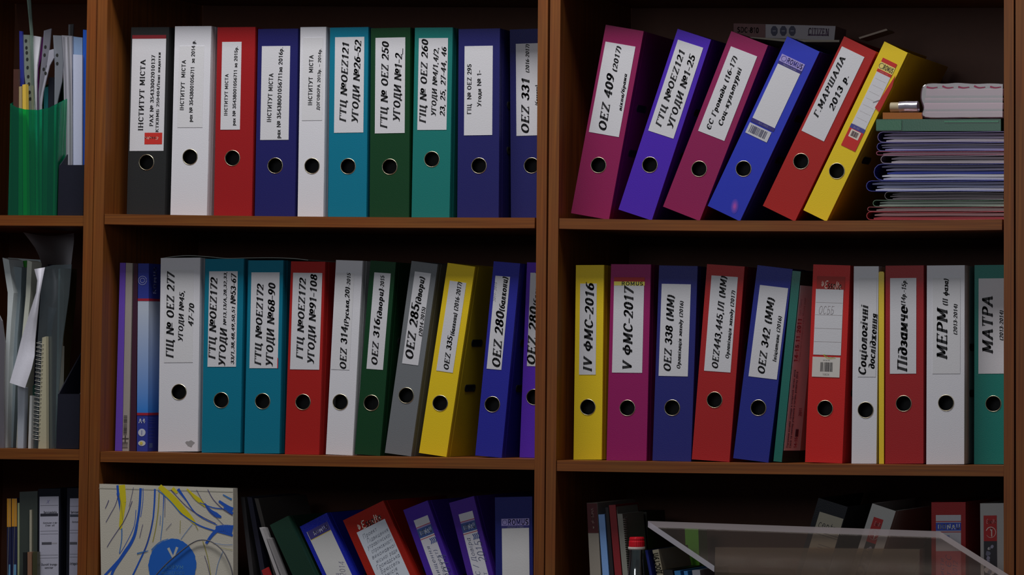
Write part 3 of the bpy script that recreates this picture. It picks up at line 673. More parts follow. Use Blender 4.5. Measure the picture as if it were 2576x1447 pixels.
# ---- lowest visible shelf
g5 = 'binders leaning left on the lower centre shelf'
def label_free(x0f, x1f, top, length):
    """label corners in the spine's own frame; returned through a kind-callback"""
    return (x0f, x1f, top, length)
def add_label(root, hw, h, x0, x1, top, length, draw, rgb=LAB, rough=.5):
    z1 = h-top; z0 = z1-length
    sl = MB().box(x0, x1, -.0005, 0.0, z0, z1).obj('spine_label', paint(rgb, rough, .1, 500, .03, key='label_paper'), root)
    ink = Ink(-.0005); draw(ink, x0, x1, z0, z1); ink.obj('lettering', sl)
def lean_quad(z, tl, tr, ang):                       # spine corners from its top edge and its lean
    s = ZT[z][0]; L_ = 477*s; a = math.radians(-ang)
    dx, dy = math.sin(a)*L_, math.cos(a)*L_
    return (tl[0]+dx, tl[1]+dy), (tr[0]+dx, tr[1]+dy), tl, tr
def k_blue(root, hw, h, loc):
    def dr(ink, x0, x1, z0, z1):
        ink.rect(x0+.001, z1-.016, x1, z1, (48, 42, 100), .0001); ink.rect(x0+.001, z1-.017, x1, z1-.016, (170, 150, 40), .0001)
        ink.text('ROMUS', (x0+.010, z1-.008), (x1-.003, z1-.008), .007, 'B', (150, 150, 170), .0003)
        ink.text('2014', (x0+.026, z1-.10), (x0+.034, z1-.075), .010, 'H', (110, 108, 130)); ink.text('для', (x0+.014, z1-.11), (x0+.018, z1-.09), .010, 'H', (110, 108, 130))
    add_label(root, hw, h, -.020, hw-.006, .014, .19, dr, (160, 160, 160), .12)
b = lean_quad(13, (385,490), (618,377), -25)
binder('lever_arch_binder', 'blue binder leaning left on the lower shelf, glossy label beside the big red one', g5, 'B', 3, 13, *b[:2], b[2], b[3], (22,30,132), None, kind=k_blue, rough=.25, bump=.6)
def k_red(root, hw, h, loc):
    def dr(ink, x0, x1, z0, z1):
        ink.text('Esselte', (x0+.012, z1+.0075), (x1-.006, z1+.0075), .013, 'J', (190, 170, 160), .0003)
        for r in (.0022, .0038, .0052): ink.stroke([(x0+.005+r*math.cos(t), z1+.007+r*math.sin(t)) for t in (-1.2, -.4, .4, 1.2)], .0011, .0006, (190,170,160), .0003)
        for i, s in enumerate(('Проект', 'Підвищення', 'управлінської', 'спроможності', 'виконавчої', 'міської ради', 'Громадська', 'Брюссель', 'Комісія')):
            o = (x0+.006+(.004 if i % 2 else 0)); ink.text(s, (o, z1-.012-i*.0098), (min(x1-.003, o+.0048*len(s)), z1-.009-i*.0098), .0075, 'H', (52, 58, 78))
        ink.text('2013', (x0+.014, z1-.106), (x0+.038, z1-.101), .013, 'H', (52, 58, 78))
    add_label(root, hw, h, -.0265, .0295, .030, .20, dr, (160, 166, 176), .14)
b = lean_quad(13, (755,440), (1098,269), -24)
binder('lever_arch_binder', 'wide red binder leaning left on the lower shelf, handwritten label', g5, 'B', 3, 13, *b[:2], b[2], b[3], ORED, None, kind=k_red, rough=.3, bump=.35)
def k_don(lines, small=.030):
    def k(root, hw, h, loc):
        def dr(ink, x0, x1, z0, z1):
            a = z1-.0135
            for zz, c, t in ((a, (130, 40, 50), .0012), (a-.0035, (40, 60, 110), .0165), (a-.022, (130, 40, 50), .0012)): ink.rect(x0-.0004, zz-t, x1+.0004, zz, c, .0001)
            ink.text('DONAU', (x0+.003, a-.0118), (x1-.002, a-.0118), .0085, 'N', (150, 155, 165), .0003)
            ink.rect(x0, a-.0035, x1, a-.0012, (120,110,150), .00005)
            for i in range(4): ink.stroke([(x0+.016+i*.003, a-.026), (x0+.0178+i*.003, a-.031), (x0+.016+i*.003, a-.036)], .0016, .0016, (35, 55, 110), .0003)
            for s, q0, q1, hh in lines: ink.text(s, (x0+q0[0], z1-q0[1]), (x0+q1[0], z1-q1[1]), hh, 'H', (60, 68, 100))
        add_label(root, hw, h, -hw+.0115, hw-.0085, .024, .20, dr, (158, 158, 166), .35)
    return k
b = lean_quad(13, (1270,355), (1474,264), -19.7)
binder('lever_arch_binder', 'violet binder leaning left beside the red one, label marked 2014', g5, 'B', 3, 13, *b[:2], b[2], b[3], (52,26,120), None,
  kind=k_don([('Підвищення', (.010, .135), (.008, .052), .007), ('(проект)', (.020, .110), (.018, .062), .007), ('2014', (.026, .120), (.027, .075), .012)]))
b = lean_quad(13, (1660,290), (1870,231), -14)
binder('lever_arch_binder', 'violet binder leaning left beside the navy one, label marked 2015', g5, 'B', 3, 13, *b[:2], b[2], b[3], (54,26,112), None,
  kind=k_don([('для ЄС / Довіра', (.010, .150), (.006, .045), .008), ('проект', (.022, .15), (.020, .11), .008), ('2015', (.022, .092), (.022, .055), .013)]))
def k_romus(root, hw, h, loc):
    def dr(ink, x0, x1, z0, z1):
        ink.rect(x0-.0006, z1, x1+.0006, z1+.0045, (36, 34, 92), .0001); ink.rect(x0-.0006, z1+.0045, x1+.0006, z1+.0165, LAV, .0001)
        w = x1-x0; ink.text('ROMUS', (x0+w*.22, z1+.0105), (x1-w*.02, z1+.0105), .009, 'B', (34, 32, 92), .0003)
        ink.stroke([(x0+w*.11+.004*math.cos(a), z1+.0105+.004*math.sin(a)) for a in [i*.7 for i in range(10)]], .0008, .0008, (60,56,110), .0003)
        ink.text('Standard archive', (x0+w*.2, z1+.0022), (x1-w*.2, z1+.0022), .0026, 'T', (150, 150, 165), .0003)
    add_label(root, hw, h, -hw+.012, hw-.006, .054, .19, dr, (158, 158, 160), .4)
binder('lever_arch_binder', 'navy binder standing upright against the divider on the lower centre shelf', g5, 'B', 3, 13, (2068,1857), (2385,1857), (2050,238), (2368,240), (22,26,84), None, d=0.04, kind=k_romus)
b = lean_quad(13, (130,478), (286,402), -24.5)
binder('lever_arch_binder', 'dark green binder leaning left in shadow behind the blue one, no label', g5, 'B', 3, 13, *b[:2], b[2], b[3], (10,36,26), None, d=0.03, rough=.6)

g6 = 'binders on the lower right shelf'
def k_centra(root, hw, h, loc):
    def dr(ink, x0, x1, z0, z1):
        ink.text('centra', (x0+.004, z1-.019), (x1-.002, z1-.021), .014, 'T', (52, 54, 56))
        for q in (.034, .038): ink.rect(x0+.002, z1-q, x1, z1-q+.001, (70, 72, 70), .0001)
        for q in (.055, .060, .064): ink.rect(x0+.014, z1-q, x1-.008, z1-q+.0012, (105, 100, 96), .0001)
        ink.rect(x0+.028, z1-.098, x1-.004, z1-.090, (160, 162, 150), .0001)
    add_label(root, hw, h, -.018, .026, .022, .20, dr, (136, 131, 116), .5)
binder('lever_arch_binder', 'black binder leaning right with cream label centra behind clear stand', g6, 'C', 3, 15, (100,2000), (390,2000), (598,278), (895,365), (14,16,24), None, d=.072, kind=k_centra)
def k_one(photo):
    def k(root, hw, h, loc):
        def dr(ink, x0, x1, z0, z1):
            ink.rect(x0, z1-.044, x1, z1, (142, 24, 26), .0001)
            ink.text('Esselte', (x0+.004, z1-.010), (x1-.002, z1-.010), .0075, 'J', (180, 120, 120), .0003)
            ink.text('1', ((x0+x1)/2-.001, z1-.029), ((x0+x1)/2+.005, z1-.029), .013, 'B', (180, 170, 165), .0003)
            c = ((x0+x1)/2+.001, z1-.029); ink.stroke([(c[0]+.0085*math.cos(t), c[1]+.009*math.sin(t)) for t in [-2.6+i*.6 for i in range(10)]], .0004, .0014, (180,170,165), .0003)
            ink.rect(x0, z0, x1, z1-.044, (38, 38, 44), .0001)
            r = random.Random(3)
            for i in range(14):
                cx, cz = x0+.004+r.random()*(x1-x0-.008), z1-.05-r.random()*.05; a = .002+r.random()*.004
                ink.poly([(min(x1-.0003, max(x0+.0003, cx+a*math.cos(t)*(.6+.4*r.random()))), min(z1-.0445, cz+a*math.sin(t)*(.6+.4*r.random()))) for t in [q*.7 for q in range(9)]], r.choice(((120,120,140), (90,92,110), (150,148,150))), .0002+.00001*i)
        add_label(root, hw, h, -hw+.010, hw-.016, .021, .20, dr, (150, 150, 150), .4)
    return k
binder('lever_arch_binder', 'white binder leaning right behind clear stand, red label with a 1 in a ring', g6, 'C', 3, 15, (575,2040), (800,2110), (1122,332), (1348,404), (148,148,146), None, d=.072, kind=k_one(True))
def k_donred(root, hw, h, loc):
    def dr(ink, x0, x1, z0, z1):
        a = z1-.0105
        ink.rect(x0, a-.0016, x1, a, (140, 40, 50), .0001); ink.rect(x0, a-.0165, x1, a-.0028, (38, 58, 150), .0001); ink.rect(x0, a-.0195, x1, a-.0180, (140, 40, 50), .0001)
        ink.text('DONAU', (x0+.003, a-.0096), (x1-.0015, a-.0096), .0085, 'B', (170, 175, 180), .0003)
        for i in range(3): ink.rect(x0+.016, a-.026-i*.0022, x0+.024, a-.0248-i*.0022, (50, 70, 140), .0002)
        ink.rect(x0, z0, x1, z1-.062, (150, 70, 78), .0001)
        ink.text('Листи', (x0+.010, z1-.115), (x0+.010, z1-.075), .008, 'H', (70, 60, 90)); ink.text('Звіт ЄС', (x0+.022, z1-.125), (x0+.022, z1-.070), .010, 'H', (70, 60, 90)); ink.text('2012', (x0+.033, z1-.105), (x0+.034, z1-.080), .008, 'H', (70, 60, 90))
    add_label(root, hw, h, -hw+.008, hw-.008, .022, .20, dr, (150, 150, 158), .4)
binder('lever_arch_binder', 'red binder upright on the lower right shelf, blue and white printed label', g6, 'C', 3, 15, (1690,2140), (2018,2142), (1688,318), (2016,320), (124,18,22), None, d=.072, kind=k_donred)
binder('lever_arch_binder', 'white binder at the far right end of the lower shelf, red and photo label', g6, 'C', 3, 15, (2170,2150), (2395,2152), (2155,328), (2380,330), (140,140,140), None, d=.072, kind=lambda root, hw, h, loc: k_one(True)(root, hw+.004, h, loc))
# ------------------------------------------------------------------ slim things: folders, papers, boxes
def slab(name, z, poly, Y, depth, mat, parent=None, rest=None, base=None, ext=0.0):
    """a flat-sided thing whose front outline stands at Y; rest=(bookcase, row) sets it down on that shelf"""
    W_ = [px(*zp(z, p), Y) for p in poly]
    dz = 0.0
    if rest:                                       # stretch the lowest corners down (or up) to the shelf
        f = SH[rest]; lo = min(w.z for w in W_); k = [w for w in W_ if w.z-lo < .012]
        for w in k: w.z = f(w.x)+.0004
    else: k = W_
    org = base if base is not None else Vector((sum(w.x for w in k)/len(k), Y, min(w.z for w in W_)+dz))
    pts = [(w.x-org.x, w.z+dz-org.z) for w in W_]
    a = sum(pts[i][0]*pts[(i+1) % len(pts)][1]-pts[(i+1) % len(pts)][0]*pts[i][1] for i in range(len(pts)))
    if a < 0: pts = pts[::-1]
    o = MB().prism(pts, Y-org.y, Y-org.y+depth).obj(name, mat, parent)
    if parent is None: o.location = org
    return o, org
def P(rgb, rough=.5, key='card'): return paint(rgb, rough, .1, 400, .06, key=key)
A1, A2_, A3_ = ('A', 1), ('A', 2), ('A', 3); B2_, B3_, C1_, C2_, C3_ = ('B', 2), ('B', 3), ('C', 1), ('C', 2), ('C', 3)
def thing(name, label, cat, group, z, poly, Y, depth, mat, rest):
    o, org = slab(name, z, poly, Y, depth, mat, None, rest); tag(o, label, cat, group); return o, org
def inkchild(parent, org, z, Y, draw, name='print', dy=0.0004):
    """print on the front of a thing that stands at org; drawing calls take zoomed photograph positions"""
    ink = Ink(Y-org.y-dy)
    def loc(p): w = px(*zp(z, p), Y); return (w.x-org.x, w.z-org.z)
    draw(ink, loc); return ink.obj(name, parent)
def holder(label, z, front, Y, depth, topback, mat, rest, group=None, t=.002):
    """open magazine file: low front, high back, sloping sides"""
    W_ = [px(*zp(z, p), Y) for p in front]           # tl .. tr, br, bl
    f = SH[rest]; n = len(front)
    bl, br = W_[-1], W_[-2]; dz = f((bl.x+br.x)/2)-min(bl.z, br.z)+.0006
    org = Vector(((bl.x+br.x)/2, Y, f((bl.x+br.x)/2)+.0006))
    root = tag(empty('magazine_holder', org), label, 'file holder', group)
    pts = [(w.x-org.x, max(0, w.z+dz-org.z)) for w in W_]
    MB().prism(pts[::-1], 0, t).obj('front_panel', mat, root)
    zb = px(*zp(z, (0, topback)), Y).z+dz-org.z
    xl, xr = min(p[0] for p in pts), max(p[0] for p in pts)
    MB().box(xl, xr, depth-t, depth, 0, zb).obj('back_panel', mat, root)
    for x, zt in ((pts[0][0], pts[0][1]), (pts[n-3][0], pts[n-3][1])):
        xb = xl if x < 0 else xr-t
        prof = [(t, 0), (depth-t, 0), (depth-t, zb), (depth*.75, zb), (t, zt)]
        vs = [(xb, y, q) for y, q in prof]+[(xb+t, y, q) for y, q in prof]; m = len(prof)
        mesh_obj('side_panel', vs, [tuple(range(m-1, -1, -1)), tuple(range(m, 2*m))]+[(i, (i+1) % m, (i+1) % m+m, i+m) for i in range(m)], mat, root)
    MB().box(xl+t, xr-t, t, depth-t, 0, t).obj('bottom_panel', mat, root)
    return root
# --- far left bookcase, upper shelf
gG = 'papers and folders in the green file holder'
GREEN = clear((8, 106, 84), 0.95, .2, .12, .17, key='green_plastic', fres=.5)
holder('see-through green file holder stuffed with papers on the far left upper shelf', 1, [(62,620),(95,642),(150,656),(230,660),(300,645),(358,615),(342,1300),(52,1300)], .022, .235, 415, GREEN, A1)
IN = [('folder', 'dark brown folder edge at the left in the green holder', 'folder', [(82,420),(112,420),(104,1280),(76,1280)], .026, .006, (52,28,22)),
 ('folder', 'navy folder standing at the back left of the green holder', 'folder', [(117,188),(135,190),(160,1280),(128,1280)], .040, .004, (26,32,100)),
 ('folder', 'short cream folder in the green holder beside a yellow one', 'folder', [(115,526),(132,523),(136,1280),(112,1280)], .028, .010, (122,108,80)),
 ('folder', 'short yellow folder in the green holder', 'folder', [(136,514),(156,511),(165,1280),(141,1280)], .028, .010, (165,138,52)),
 ('paper_sheet', 'white folded paper sheet standing tall in the green holder', 'paper', [(188,214),(248,224),(238,300),(224,400),(220,500),(228,1280),(200,1280),(196,500)], .052, .004, (168,168,176)),
 ('paper_sheet', 'thin purple sheet beside the white folded paper in the green holder', 'paper', [(250,240),(262,222),(256,330),(232,420),(232,1280),(229,1280),(229,400)], .058, .003, (74,20,76)),
 ('folder', 'teal folder low in the green holder', 'folder', [(268,532),(292,526),(284,1280),(258,1280)], .062, .03, (10,72,78)),
 ('folder', 'black folder in the green holder between teal folder and punched pocket', 'folder', [(294,470),(328,470),(322,1280),(288,1280)], .062, .03, (18,20,30))]
for nm, lb, ct, poly, Y, dp, c in IN: thing(nm, lb, ct, gG, 1, poly, Y, dp, P(c), A1)
POCK = [('clear plastic punched pocket leaning at the left of the green holder', [(122,210),(184,212),(200,420),(212,660),(214,1280),(176,1280),(170,660),(145,420)], .0445, (112,120,112), [(158,248),(161,290),(163,320),(166,360),(168,410),(172,465),(176,510),(180,560),(184,600)]),
 ('wrinkled clear punched pocket with four holes in the green holder', [(266,186),(311,173),(304,250),(296,330),(285,440),(262,520),(244,655),(240,1280),(236,1280),(234,560),(246,420),(258,300)], .048, (108,108,118), [(276,285),(271,334),(287,406),(266,420)]),
 ('crumpled bright clear pocket in front of the punched one in the green holder', [(298,305),(322,298),(326,350),(300,400),(283,470),(262,560),(252,640),(250,1280),(246,1280),(244,600),(264,500),(284,400)], .0405, (150,150,162), [(277,445)]),
 ('clear punched pocket curving at the right of the green holder', [(322,214),(370,216),(382,380),(374,500),(352,600),(340,660),(332,1280),(322,1280),(330,600),(332,400)], .046, (112,116,124), [(347,335),(348,386)])]
for lb, poly, Y, c, holes in POCK:
    o, org = thing('plastic_pocket', lb, 'plastic pocket', gG, 1, poly, Y, .0025, clear(c, .8, .25, .2, .62), A1)
    inkchild(o, org, 1, Y, lambda ink, loc: [ink.poly([(loc(h)[0]+.0024*math.cos(a), loc(h)[1]+.0032*math.sin(a)) for a in [i*math.pi/5 for i in range(10)]], (20,22,20)) for h in holes], 'punch_hole_marks')
thing('plastic_strip', 'tall narrow clear plastic strip rising above the green holder', 'plastic strip', gG, 1, [(158,-60),(182,-60),(200,215),(215,1280),(205,1280),(184,220)], .0425, .002, clear((90,104,96), .8, .3, .2, .5), A1)
# black holder
gH = 'papers in the black file holder'
BLK = paint((15,16,28), .45, .1, 300, .05, key='black_card')
holder('black file holder with a low front on the far left upper shelf', 1, [(358,995),(512,995),(503,1303),(350,1303)], .022, .24, 520, BLK, A1)
for lb, poly, Y, dp, c, tr in (('grey clear plastic pockets standing in the black holder', [(374,214),(438,218),(442,1280),(398,1280),(386,500)], .05, .03, (118,118,126), 0),
   ('white cardboard sheet, the shorter front one in the black holder', [(444,330),(499,334),(497,1280),(446,1280)], .034, .004, (150,156,186), 0),
   ('pale blue sheets behind the white one in the black holder', [(444,222),(500,228),(500,1280),(448,1280)], .055, .04, (112,134,165), 0),
   ('bright blue folder at the right wall in the black holder', [(504,180),(526,182),(516,1280),(500,1280)], .040, .03, (20,66,150), 0),
   ('dim clear pocket poking out above the others in the black holder', [(415,148),(446,146),(440,300),(420,300),(422,1280),(418,1280)], .11, .003, (60,60,62), 1)):
    o, org = thing('paper_sheet' if 'sheet' in lb else 'folder' if 'folder' in lb else 'plastic_pocket', lb, 'paper' if 'sheet' in lb else 'folder' if 'folder' in lb else 'plastic pocket', gH, 1, poly, Y, dp, P(c) if not tr else clear(c, .8, .2, .2, .5), A1)
    if 'grey clear' in lb:
        inkchild(o, org, 1, Y, lambda ink, loc: [ink.stroke([loc((x, 225)), loc((x+12, 600)), loc((x+14, 1000))], .0016, .0010, c_) for x, c_ in ((388,(90,90,98)), (402,(150,150,158)), (414,(96,96,100)), (426,(140,138,146)))], 'crease_lines')
# --- far left bookcase, middle shelf
gL = 'loose papers on the far left middle shelf'
LP = [('plastic_sleeve','grey translucent sleeve at the left edge of the far left middle shelf', [(-30,480),(10,560),(28,690),(22,900),(22,1275),(-60,1275),(-60,600)], .024, .004, (98,95,102), 1),
 ('booklet','white booklet bent at its top, leftmost on the far left middle shelf', [(14,200),(50,212),(62,300),(78,400),(64,560),(52,760),(40,1275),(14,1275),(28,760),(42,520),(44,400)], .045, .05, (152,158,160), 0),
 ('booklet','navy strip of a booklet behind the bent white one', [(52,211),(68,211),(84,380),(76,400),(66,560),(70,1275),(67,1275),(64,600),(66,400)], .1, .03, (26,28,72), 0),
 ('booklet','grey booklet right of the bent white one on the far left shelf', [(80,250),(124,256),(118,420),(100,650),(74,1275),(48,1275),(66,650),(84,420)], .06, .03, (98,108,114), 0),
 ('paper_sheet','wide pale sheet at the back of the far left middle shelf', [(46,200),(232,212),(236,300),(240,1275),(90,1275),(86,420)], .16, .003, (128,138,142), 0),
 ('folder','folder with a green top corner on the far left middle shelf', [(127,218),(152,216),(150,300),(140,600),(135,1275),(112,1275),(116,600),(124,300)], .10, .02, (24,92,20), 0),
 ('booklet','cream white booklet left of the navy folder on the far left shelf', [(155,215),(182,224),(172,420),(150,650),(118,1275),(92,1275),(120,700),(146,420)], .055, .035, (158,160,150), 0),
 ('folder','dark navy folder behind the bent white paper', [(184,244),(240,236),(236,420),(205,700),(195,1275),(150,1275),(160,700),(182,420)], .095, .05, (22,28,58), 0),
 ('booklet','pale blue thin booklet low on the far left middle shelf', [(100,930),(142,940),(132,1275),(100,1275)], .03, .012, (126,132,142), 0),
 ('booklet','narrow white booklet just left of the spiral notebook', [(170,985),(182,985),(176,1275),(160,1275)], .026, .03, (148,150,150), 0),
 ('booklet','dark green booklet beside the narrow white one', [(186,930),(205,915),(205,1275),(184,1275)], .04, .03, (12,46,38), 0),
 ('paper_sheet','grey curved sheet between spiral notebook and cream edge', [(276,482),(322,486),(304,540),(292,620),(290,900),(300,1275),(282,1275),(272,900),(268,620)], .04, .003, (86,88,96), 0),
 ('booklet','booklet with a bright cream edge at the right of the loose papers', [(333,262),(343,262),(334,760),(324,1275),(314,1275),(323,760)], .045, .02, (162,164,156), 0),
 ('folder','dark brown folder right of the bright cream edge', [(346,262),(392,262),(384,450),(352,770),(338,1275),(328,1275),(342,700)], .06, .03, (50,42,20), 0),
 ('plastic_sleeve','large clear sleeve around the papers at the right of the pile', [(240,258),(300,242),(408,238),(392,420),(352,700),(312,1275),(196,1275),(204,800),(222,560)], .032, .0015, (72,78,80), 1)]
for nm, lb, poly, Y, dp, c, tr in LP:
    thing(nm, lb, 'paper' if nm == 'paper_sheet' else nm.replace('plastic_', ''), gL, 6, poly, Y, dp, clear(c, .85, .25, .2, .28 if 'large' in lb else .6) if tr else P(c), A2_)
# bent white paper hanging in front
root = tag(empty('paper_sheet', px(*zp(6,(150,940)), .018)), 'bent white paper hanging down in front of the loose papers', 'paper', gL)
org = root.location.copy()
g = [[(195,265),(255,255)], [(212,330),(240,330)], [(205,400),(226,410)], [(160,540),(210,560)], [(122,660),(200,668)], [(95,770),(196,760)], [(75,840),(180,830)], [(55,912),(142,942)]]
vs = []; 
for i, (a, b) in enumerate(g):
    for k in range(5):
        t = k/4; q = (a[0]+(b[0]-a[0])*t, a[1]+(b[1]-a[1])*t)
        Y = .018+(-.012*math.sin(math.pi*min(1, i/4.)) if i < 4 else -.003*(i-4))-.006*math.sin(math.pi*t)
        vs.append(px(*zp(6, q), Y)-org)
m = len(vs); vs += [v+Vector((0, .0006, 0)) for v in vs]
fs = [(i*5+k, (i+1)*5+k, (i+1)*5+k+1, i*5+k+1) for i in range(len(g)-1) for k in range(4)]; fs += [tuple(j+m for j in f[::-1]) for f in fs]
mesh_obj('sheet', vs, fs, P((166,166,176), .6, 'paper'), root, smooth=True)
# curled sheet standing up at the back
root = tag(empty('paper_sheet', px(*zp(6,(240,300)), .05)), 'large sheet curling up to the left above the loose papers', 'paper', gL); org = root.location.copy()
le = [(132,55),(165,96),(198,142),(222,190),(238,240),(242,300)]; ri = [(420,60),(420,110),(415,150),(410,190),(405,235),(400,300)]
vs = []
for a, b in zip(le, ri):
    for k in range(9):
        t = k/8; vs.append(px(*zp(6, (a[0]+(b[0]-a[0])*t, a[1]+(b[1]-a[1])*t+18*math.sin(math.pi*t))), .05+.2*math.sin(t*math.pi/2))-org)
m = len(vs); vs += [v+Vector((0, .0006, 0)) for v in vs]
fs = [(i*9+k, (i+1)*9+k, (i+1)*9+k+1, i*9+k+1) for i in range(5) for k in range(8)]; fs += [tuple(j+m for j in f[::-1]) for f in fs]
mesh_obj('sheet', vs, fs, P((168,165,172), .6, 'paper'), root, smooth=True)
def coil(parent, org, z, p0, p1, r, turns, Y, rgb=(150,150,145), flat=1.0):
    a, b = px(*zp(z, p0), Y)-org, px(*zp(z, p1), Y)-org; pts = []
    ax = (b-a).normalized(); u = Vector((1, 0, 0)); u = (u-ax*u.dot(ax)).normalized(); w = Vector((0, 1, 0))
    n = turns*12
    for i in range(n+1):
        t = i/n; an = 2*math.pi*turns*t; pts.append(a+(b-a)*t+u*r*math.cos(an)+w*r*flat*math.sin(an))
    MB().tube(pts, .0006, 5).obj('wire_coil', paint(rgb, .3, 0, 100, .02, metal=.7, key='wire'), parent, smooth=True)
# spiral notebook
root, org = thing('spiral_notebook', 'wire spiral notebook standing upright among the loose papers', 'notebook', gL, 6, [(240,655),(262,648),(264,1278),(218,1278),(226,1000)], .022, .009, P((136,132,112)), A2_)
coil(root, org, 6, (236,672), (212,1240), .0078, 24, .026)
holder('black file holder at the right wall of the far left middle shelf', 6, [(330,972),(455,972),(448,1284),(318,1284)], .022, .24, 440, BLK, A2_)
# --- far left bookcase, lower shelf
gM = 'books on the far left lower shelf'
for lb, poly, cut in (('narrow navy book with a yellow top, left of its twin', [(78,594),(124,594),(122,2640),(76,2640)], 912), ('navy book with a yellow top, right of its twin', [(131,594),(190,592),(184,2640),(128,2640)], 908)):
    o, org = thing('book', lb, 'book', gM, 11, poly, .03, .2, P((18,22,52)), A3_)
    x0, x1 = poly[0][0], poly[1][0]
    inkchild(o, org, 11, .03, lambda ink, loc: (ink.poly([loc((x0+1, cut)), loc((x1-1, cut)), loc((x1-1, 596)), loc((x0+1, 596))], (150,104,26)), ink.poly([loc((x0+6, 1700)), loc((x1-8, 1700)), loc((x1-8, 1330)), loc((x0+22, 1330))], (70,110,140)), ink.rect(loc((x1-3, 0))[0], loc((0, 1500))[1], loc((x1, 0))[0], loc((0, 598))[1], (110,105,90), .0002)), 'spine_print')
thing('folder', 'pale green edged folder beside the yellow topped books', 'folder', gM, 11, [(196,646),(214,644),(212,2640),(192,2640)], .03, .2, P((118,124,96)), A3_)
root, org = slab('plastic_box', 11, [(218,522),(418,512),(404,2640),(222,2640)], .031, .19, clear((70,78,70), .9, .3, .2, .35), None, A3_); tag(root, 'smoky clear plastic box of pens left of the black binders', 'box', gM)
thing('ruler', 'bright clear ruler standing before the smoky plastic box', 'ruler', gM, 11, [(330,722),(350,720),(345,2640),(322,2640)], .027, .003, P((128,124,110), .3), A3_)
thing('marker_pen', 'beige capped pen standing before the smoky plastic box', 'pen', gM, 11, [(306,1192),(352,1190),(356,2640),(306,2640)], .014, .010, P((104,76,60), .35), A3_)
thing('marker_pen', 'dark olive pen right of the beige one', 'pen', gM, 11, [(362,1192),(415,1190),(412,2640),(364,2640)], .014, .010, P((48,48,32), .35), A3_)
thing('marker_pen', 'black pen left of the beige one', 'pen', gM, 11, [(256,1196),(300,1194),(300,2640),(258,2640)], .014, .010, P((20,20,20), .35), A3_)
def k_serv(root, hw, h, loc):
    def dr(ink, x0, x1, z0, z1):
        c = (60,60,66); w = x1-x0
        ink.text('X', (x0+w*.34, z1-.009), (x0+w*.50, z1-.009), .006, 'H', (70,60,120))
        for q in (.016, .061, .066, .103, .108): ink.rect(x0+.0015, z1-q, x1-.001, z1-q+.0005, c, .0001)
        ink.text('Servicestelle', (x0+w*.22, z1-.0275), (x0+w*.90, z1-.0275), .0036, 'B', c, .0003)
        ink.rect(x0+.0015, z1-.0348, x1-.001, z1-.0298, (30,30,40), .0001)
        ink.text('Kommunen in der', (x0+w*.18, z1-.046), (x0+w*.92, z1-.046), .0030, 'J', c, .0003); ink.text('Einen Welt', (x0+w*.30, z1-.0505), (x0+w*.78, z1-.0505), .0030, 'J', c, .0003)
        ink.rect(x0+w*.12, z1-.0845, x0+w*.64, z1-.080, (56,56,64), .0001); ink.rect(x0+w*.66, z1-.0835, x0+w*.92, z1-.081, (118,116,124), .0001)
        ink.text('Durchf', (x0+w*.10, z1-.119), (x0+w*.5, z1-.119), .0036, 'B', c, .0003); ink.text('hrungs-', (x0+w*.55, z1-.119), (x0+w*.95, z1-.119), .0036, 'B', c, .0003)
        ink.text('seminar', (x0+w*.28, z1-.1245), (x0+w*.72, z1-.1245), .0032, 'B', c, .0003)
    add_label(root, hw, h, -hw+.0028, hw-.0028, .0135, .19, dr, (136,136,150), .5)
binder('lever_arch_binder', 'black binder left of its twin on the far left lower shelf, label with an X', 'black binders on the far left lower shelf', 'A', 3, 11, (420,2640), (668,2640), (426,488), (672,486), (14,15,24), None, d=.03, kind=k_serv)
def k_serv2(root, hw, h, loc):
    def dr(ink, x0, x1, z0, z1):
        c = (60,60,66); w = x1-x0
        for q in (.014, .056, .061, .098, .103): ink.rect(x0+.0005, z1-q, x1-.001, z1-q+.0005, c, .0001)
        ink.text('Servicestelle', (x0+.002, z1-.024), (x1-.002, z1-.024), .0040, 'B', c, .0003); ink.rect(x0+.0005, z1-.0325, x1-.001, z1-.028, (40,44,56), .0001)
        ink.text('Kommunen', (x0+.004, z1-.041), (x1-.006, z1-.041), .003, 'J', c, .0003)
        ink.rect(x0+.0005, z1-.081, x0+w*.6, z1-.0765, (56,56,64), .0001); ink.text('Antragsstellung', (x0+.001, z1-.114), (x1-.001, z1-.114), .0045, 'B', c, .0003)
    add_label(root, hw, h, -hw+.0056, hw-.001, .018, .19, dr, (122,122,138), .5)
binder('lever_arch_binder', 'black binder against the divider on the far left lower shelf', 'black binders on the far left lower shelf', 'A', 3, 11, (728,2640), (906,2640), (745,480), (934,478), (14,15,24), None, d=.03, kind=k_serv2)

# --- centre bookcase, middle shelf, left end
gN = 'thin folders at the left of the centre middle shelf'
thing('folder', 'thin violet folder at the left end of the centre middle shelf', 'folder', gN, 7, [(53,148),(87,148),(65,1290),(22,1290)], .045, .22, P((78,52,142)), B2_)
o, org = thing('folder', 'thin grey folder with a barcode strip beside the violet one', 'folder', gN, 7, [(89,148),(129,150),(106,1292),(67,1292)], .045, .22, P((122,116,112)), B2_)
def d_(ink, loc):
    a, b = loc((74, 1190)), loc((98, 1068)); ink.bars(a[0], a[1], b[0], b[1], 16, (50,46,46), False)
    c = loc((86, 1215)); ink.rect(c[0]-.006, c[1]-.001, c[0]+.006, c[1]+.001, (50,46,46)); ink.rect(c[0]-.001, c[1]-.006, c[0]+.001, c[1]+.006, (50,46,46), .0006)
    c = loc((84, 1250)); ink.bars(c[0]-.005, c[1]-.006, c[0]+.005, c[1]+.006, 5, (60,56,56), False)
inkchild(o, org, 7, .045, d_, 'barcode_print')
thing('folder', 'thin dark maroon folder right of the grey one', 'folder', gN, 7, [(136,152),(160,153),(150,1294),(112,1294)], .046, .21, P((44,16,34)), B2_)
